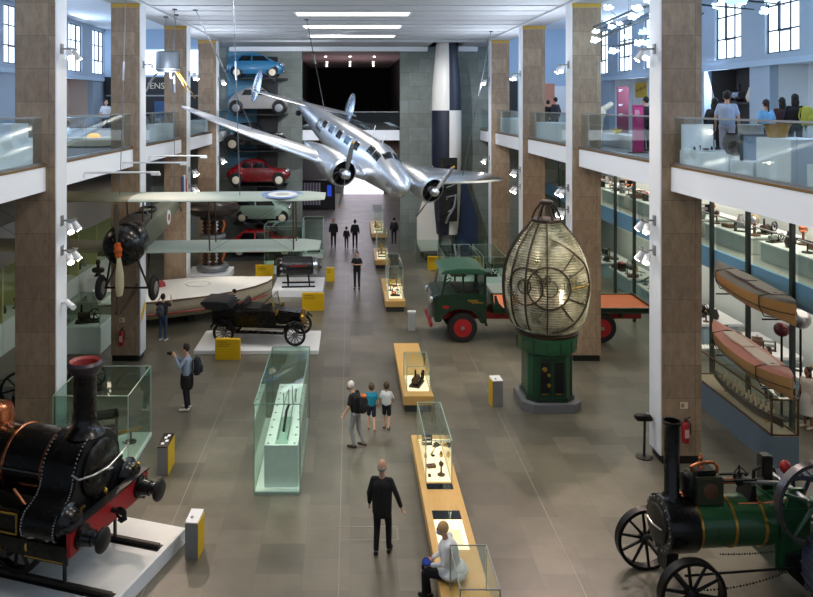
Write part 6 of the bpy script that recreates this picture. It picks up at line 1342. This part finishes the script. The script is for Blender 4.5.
for a in (-160, -120, -80, -40, -12): MB().cyl((math.cos(R(a)) * 1.95, math.sin(R(a)) * 2.14, .45), (math.cos(R(a)) * 1.98, math.sin(R(a)) * 2.18, .95), .02, n=6).build('rail_post', M['steel'], t)
block('white display counter behind the third left balustrade', -8.1, -7.35, 28.6, 31.6, BZ, 7.75, None, 'counter', 'display_counter'); block('white display counter behind the farthest left balustrade', -8.6, -7.35, 34.2, 39.3, BZ, 7.75, None, 'counter', 'display_counter')
for i in range(6): curio(('vase', 'stand', 'engine')[i % 3], 'small dark piece on the %s left balcony counter, %s on it' % ('third' if i < 3 else 'farthest', ('nearest', 'middle', 'farthest')[i % 3]), (-7.75, (28.9, 29.8, 31.0, 35, 36.6, 38.2)[i], 7.75), .22, M['iron'] if i % 2 else M['greysteel'], 'piece', name='display_piece')
t = thing('shop_front', 'dark shop front with pale sign letters on the left balcony', 'shop front', (-11.6, 43.95, BZ)); MB().box(-2.6, 3.4, 0, .15, 0, 3.1).build('shop_wall', M['black'], t); MB().box(-2.6, 3.4, -.03, 0, 2.25, 2.95).build('sign_board', mat('sign black', '141414', .5), t); MB().box(.3, 1.3, -.04, 0, .1, 1.7).build('blue_panel', mat('blue panel', '2c4f78', .5), t); MB().box(-2.5, 3.3, -.04, 0, 1.98, 2.06).build('shelf_edge', M['greysteel'], t)
cu = bpy.data.curves.new('sign_letters', 'FONT'); cu.body = 'IENS'; cu.size = .5; cu.extrude = .01; tmp = bpy.data.objects.new('tmp', cu); o_ = bpy.data.objects.new('sign_lettering', bpy.data.meshes.new_from_object(tmp)); bpy.data.objects.remove(tmp); COL.objects.link(o_); o_.location = (-.1, -.045, 2.42); o_.rotation_euler = (PI / 2, 0, 0); o_.parent = t; o_.data.materials.append(M['cream'])
# three lighting arms reaching out from the left balcony fascia
for i, y in enumerate((20.5, 24.0, 27.2)):
    t = thing('lighting_arm', 'thin white lighting arm reaching out from the left balcony fascia, %s of three' % ('nearest', 'middle', 'farthest')[i], 'lighting arm', (-7.19, y, 6.68)); MB().tube([(0, 0, -.16), (.03, 0, .0), (2.05, 0, .0)], .028, 8).build('arm_tube', M['white'], t); MB().cbox((1.95, 0, -.05), (.24, .08, .06)).build('lamp_head', M['white'], t)
# hanging grey craft at the left
t = thing('hanging_module', 'grey metal drum with splayed legs hanging by cables between left columns', 'spacecraft model', (-6.85, 28.6, 9.75))
MB().lathe([(.42, 0), (.44, .04), (.44, .72), (.4, .76), (0, .76)], n=32).build('drum', mat('grey drum metal', '62696f', .4, .5, .08), t)
MB().lathe([(.44, .08), (.46, .1), (.44, .12)], n=32, caps=False).build('drum_band', M['greysteel'], t)
for a in (200, 340, 90): MB().tube([(.36 * math.cos(R(a)), .36 * math.sin(R(a)), .02), (.62 * math.cos(R(a)), .62 * math.sin(R(a)), -.35), (.8 * math.cos(R(a)), .8 * math.sin(R(a)), -.75)], [.05, .045, .03], 8).build('leg', M['gold'] if a == 340 else M['greysteel'], t)
MB().cyl((.4, 0, 0), (1.05, -.1, -1.0), .025, n=6).build('probe', M['brass'], t)
wire((-6.95, 28.6, 10.53), (-7.0, 28.9, 11.87), 'left one of two cables holding the grey drum craft', .012, False); wire((-6.7, 28.6, 10.53), (-6.6, 28.9, 11.95), 'right one of two cables holding the grey drum craft', .012, False)
# ------------------------------------------------------------------ glowing flower sculpture at the upper right
t = thing('light_sculpture', 'hanging sculpture of dark branches with glowing white glass flowers at the upper right', 'light sculpture', (9.3, 20.9, 11.2))
rs = random.Random(11); bk2 = mat('dark branch', '15171b', .5); FLW = glow('glass flower glow', 'c9efff', 5.0); FL2 = glow('glass flower soft', '9fdcec', 1.5)
br = [[(-2.1, 1.6, -.4), (-1.2, 1.2, .0), (0, 0, .35), (1.2, -.9, .25), (2.6, -1.6, .35)], [(-1.9, 1.5, -.7), (-1.1, 1.0, -.35), (.1, .1, .1), (1.5, -.6, -.15)], [(-1.6, 1.5, -1.0), (-.9, .9, -.85), (-.2, .2, -.6), (.3, -.3, -.2)], [(.2, -.2, .3), (.9, .3, .3), (1.7, .2, .2), (2.6, -.1, .05)], [(-.5, .5, -.1), (-.6, .3, -.9), (-.8, .3, -1.2)]]
for b_ in br: MB().tube(b_, [.035] * (len(b_) - 1) + [.015], 6).build('branch', bk2, t)
def flower(p, r, m_):
    mb = MB(); a0 = rs.random() * 6
    for k in range(5):
        a = a0 + 2 * PI * k / 5; mb.capsule(V(*p), V(p[0] + r * math.cos(a), p[1] + r * .8 * math.sin(a), p[2] + r * (.5 + .4 * math.sin(a * 2))), r * .24, r * .4, 7)
    mb.ball(p, r * .5, 8); return mb.build('glass_flower', m_, t)
for b_ in br:
    for i in range(len(b_) - 1):
        for q in range(4):
            f_ = rs.random(); p0 = V(*b_[i]).lerp(V(*b_[i + 1]), f_); d_ = V(rs.uniform(-.22, .22), rs.uniform(-.2, .2), rs.uniform(-.28, .28)); p1 = p0 + d_
            MB().cyl(p0, p1, .009, n=5).build('twig', bk2, t); flower(tuple(p1), rs.uniform(.07, .13), FLW if rs.random() < .62 else FL2)
for x, y, z in ((-1.2, 1.2, .0), (1.2, -.9, .25)): MB().cyl((x, y, z), (x, y, 1.7), .012, n=5).build('hanging_wire', M['cable'], t)
l = bpy.data.lights.new('flower glow', 'POINT'); l.energy = 160; l.color = lin('bfeaff'); l.shadow_soft_size = .8; lo = bpy.data.objects.new('flower glow', l); COL.objects.link(lo); lo.location = (8.2, 21.7, 10.6)
# ================================================================== ON AND BY THE COLUMNS
def extinguisher(lab, loc):
    t = thing('fire_extinguisher', lab, 'fire extinguisher', loc); MB().lathe([(.07, 0), (.085, .03), (.085, .42), (.06, .48), (.03, .5)], n=24).build('cylinder', M['red'], t); MB().lathe([(.03, .5), (.035, .55), (.02, .57)], n=14).build('valve', M['black'], t); MB().tube([(0, -.02, .56), (.06, -.03, .6), (.1, -.03, .62)], .014, 6).build('handle', M['black'], t)
    MB().tube([(.03, 0, .54), (.11, -.02, .45), (.1, -.02, .2)], .013, 6).build('hose', M['black'], t); MB().box(-.05, .05, -.089, -.083, .14, .34).build('label', mat('label pink', 'd9a9a4', .6), t); MB().box(-.03, .03, .07, .09, .15, .4).build('wall_bracket', M['black'], t); return t
extinguisher('red fire extinguisher on the stone face of the nearest right column', (7.9, 17.89, .55)); extinguisher('red fire extinguisher on the stone face of the second left column', (-7.55, 25.11, .55))
for x, y, z, lab in ((7.9, 17.97, 1.32, 'nearest right'), (-7.55, 25.19, 1.3, 'second left')):
    t = thing('safety_sign', f'small pale safety sign above the extinguisher on the {lab} column', 'sign', (x, y, z)); MB().box(-.09, .09, -.006, .006, 0, .15).build('sign_plate', M['cream'], t); MB().box(-.07, .0, -.009, -.006, .03, .12).build('pictogram', mat('sign tan', 'b5784a', .6), t)
t = thing('cable_box', 'small grey box with a conduit on the white face of the nearest left column', 'camera', (XL + .03, 18.3, 3.75)); MB().cyl((0, 0, 0), (.12, 0, .02), .04, n=10).build('mount', M['white'], t); MB().cyl((.1, 0.05, .0), (.34, -.12, -.1), .07, n=14).build('camera_body', M['white'], t)
tag(MB().prism([(25.25, 1.25), (25.75, 1.6), (25.75, 1.9), (25.25, 1.55)], 'x', XL + .03, XL + .036).build('yellow_strip', M['yellow'], flat=True), 'slanting yellow strip on the white face of the second left column', 'strip')
t = thing('sanitiser_stand', 'black hand sanitiser stand with a round foot beside the nearest right column', 'stand', (7.1, 18.35, 0)); MB().lathe([(.2, 0), (.2, .02), (.05, .035), (.03, .06)], n=28).build('round_foot', M['black'], t); MB().cyl((0, 0, .03), (.02, 0, .92), .03).build('pole', M['black'], t); MB().loft([se(-.2, .2, .1, .9, 20, .6), se(-.24, .2, .11, .96, 20, .6), se(-.22, .16, .1, 1.02, 20, .6), se(-.05, .1, .07, 1.04, 20, .6)]).build('tray', M['iron'], t); MB().cyl((.08, 0, 1.02), (.08, 0, 1.06), .03).build('pump', M['steel'], t)
# ================================================================== LEFT DISPLAY CASES
YG = mat('yellow green case back', 'cfcf8e', .6, 0, .06)
for i in range(8):
    y0 = 21.0 + i * 2.4
    nm = ('nearest', 'second', 'third', 'fourth', 'fifth', 'sixth', 'seventh', 'farthest')[i]
    t = thing('lit_display_case', f'{nm} lit display case along the left aisle wall', 'display case', (-12.4, y0 + 1.2, 0))
    MB().box(-.9, .62, -1.18, 1.18, 0, 1.1).build('case_plinth', M['plinthgreen'], t, flat=True); MB().box(-.95, -.88, -1.18, 1.18, 1.1, 3.05).build('case_back', mat('teal case back', '4f9a94', .6, 0, .06) if i == 4 else YG, t, flat=True)
    for s in (-1, 1): MB().box(-.9, .62, s * 1.17 - .012, s * 1.17 + .012, 1.1, 3.05).build('case_side', YG, t, flat=True)
    MB().box(.6, .62, -1.16, 1.16, 1.12, 3.05).build('case_front', M['glass'], t, flat=True); MB().box(-.9, .6, -1.16, 1.16, 2.98, 3.05).build('case_top', M['white'], t, flat=True)
    for q in range(3):
        curio(('engine', 'frame', 'vase', 'stand', 'tube')[(i * 3 + q) % 5], f'{("left", "middle", "right")[q]} exhibit in the {nm} lit case of the left aisle', (-12.4 + .1 * q, y0 + .5 + q * .7, 1.1), .2 + .03 * ((i + q) % 3), (M['red'] if i == 4 and q == 1 else M['iron'], M['steel'], M['walnut'], M['brass'])[(i + 2 * q) % 4], 'exhibit')
block('dark low machine plinth in the left aisle near the front column', -11.6, -8.4, 19.0, 22.0, 0, .35, M['darkgrey'], 'plinth', 'dark_plinth')
curio('engine', 'large dark machine on the low plinth left of the nearest left column', (-9.4, 20.2, .35), .9, M['dkgreen'], 'machine', 20, name='large_machine'); curio('frame', 'tall dark framed machine on the low plinth left of the nearest left column', (-10.9, 21.2, .35), .8, M['iron'], 'machine', 0, name='large_machine')
curio('engine', 'black engine standing on the floor between the two nearest left columns', (-8.0, 22.6, 0), .6, M['iron'], 'machine', 30, name='black_engine')
# ================================================================== RIGHT DISPLAYS UNDER AND ON THE MEZZANINE
rs = random.Random(5)
for i in range(7):
    y0 = 16.2 + i * 3.5; nm = ('nearest', 'second', 'third', 'fourth', 'fifth', 'sixth', 'farthest')[i]
    t = thing('display_table', f'{nm} white display table under the mezzanine', 'table', (13.1 + .3 * (i == 1), y0 + 1.3, 0)); MB().box(-.75, .75, -1.3, 1.3, .7, .8).build('table_top', M['white'], t, bevel=.01); MB().box(-.6, .6, -1.15, 1.15, 0, .7).build('table_base', mat('pale blue base', 'a9c4d2', .6, 0, .04), t)
    for q in range(7):
        curio(('engine', 'frame', 'vase', 'stand', 'tube', 'box')[(i + q * 5) % 6], f'exhibit on the {nm} white table under the mezzanine, {("first", "second", "third", "fourth", "fifth", "sixth", "seventh")[q]} from its near end', (12.65 + .3 * (i == 1) + .5 * (q % 2), y0 + .3 + q * .34, .8), rs.uniform(.16, .3), rs.choice([M['iron'], M['iron'], M['greysteel'], M['brass'], M['red'], M['dkgreen'], M['darkwood']]), 'exhibit', rs.uniform(0, 180))
    t = thing('display_counter', f'{nm} pale counter on the mezzanine', 'counter', (12.9, y0 + 1.3, 3.95)); MB().box(-.8, .9, -1.4, 1.4, 0, .5).build('counter_body', mat('mezzanine counter', 'b5b9b6', .5, 0, .04), t, bevel=.01); MB().box(-.85, .95, -1.45, 1.45, .5, .54).build('counter_top', M['white'], t)
    for q in range(7):
        curio(('frame', 'engine', 'stand', 'vase', 'box', 'tube')[(i + q * 5) % 6], f'exhibit on the {nm} mezzanine counter, {("first", "second", "third", "fourth", "fifth", "sixth", "seventh")[q]} from its near end', (12.4 + .6 * (q % 2), y0 + .1 + q * .4, 4.49), rs.uniform(.2, .36), rs.choice([M['iron'], M['greysteel'], M['darkwood'], M['copper'], M['steel'], M['walnut'], M['red']]), 'exhibit', rs.uniform(0, 180))
t = thing('red_globe', 'dark red globe on a stand under the mezzanine behind the upper canoe', 'globe', (11.7, 20.6, 0)); MB().ball((0, 0, 2.42), .2, 20).build('globe_ball', mat('dark red globe', '541c20', .25), t); MB().lathe([(.25, 0), (.22, .04), (.03, .1), (.03, 2.25)], n=20).build('stand', M['iron'], t)
t = thing('silver_sphere', 'shiny silver sphere on a pole under the mezzanine at the right edge', 'sphere', (12.3, 20.75, 0)); MB().ball((0, 0, 2.65), .26, 22).build('sphere', M['steel'], t); MB().lathe([(.25, 0), (.22, .04), (.03, .1), (.03, 2.42)], n=20).build('stand', M['iron'], t)
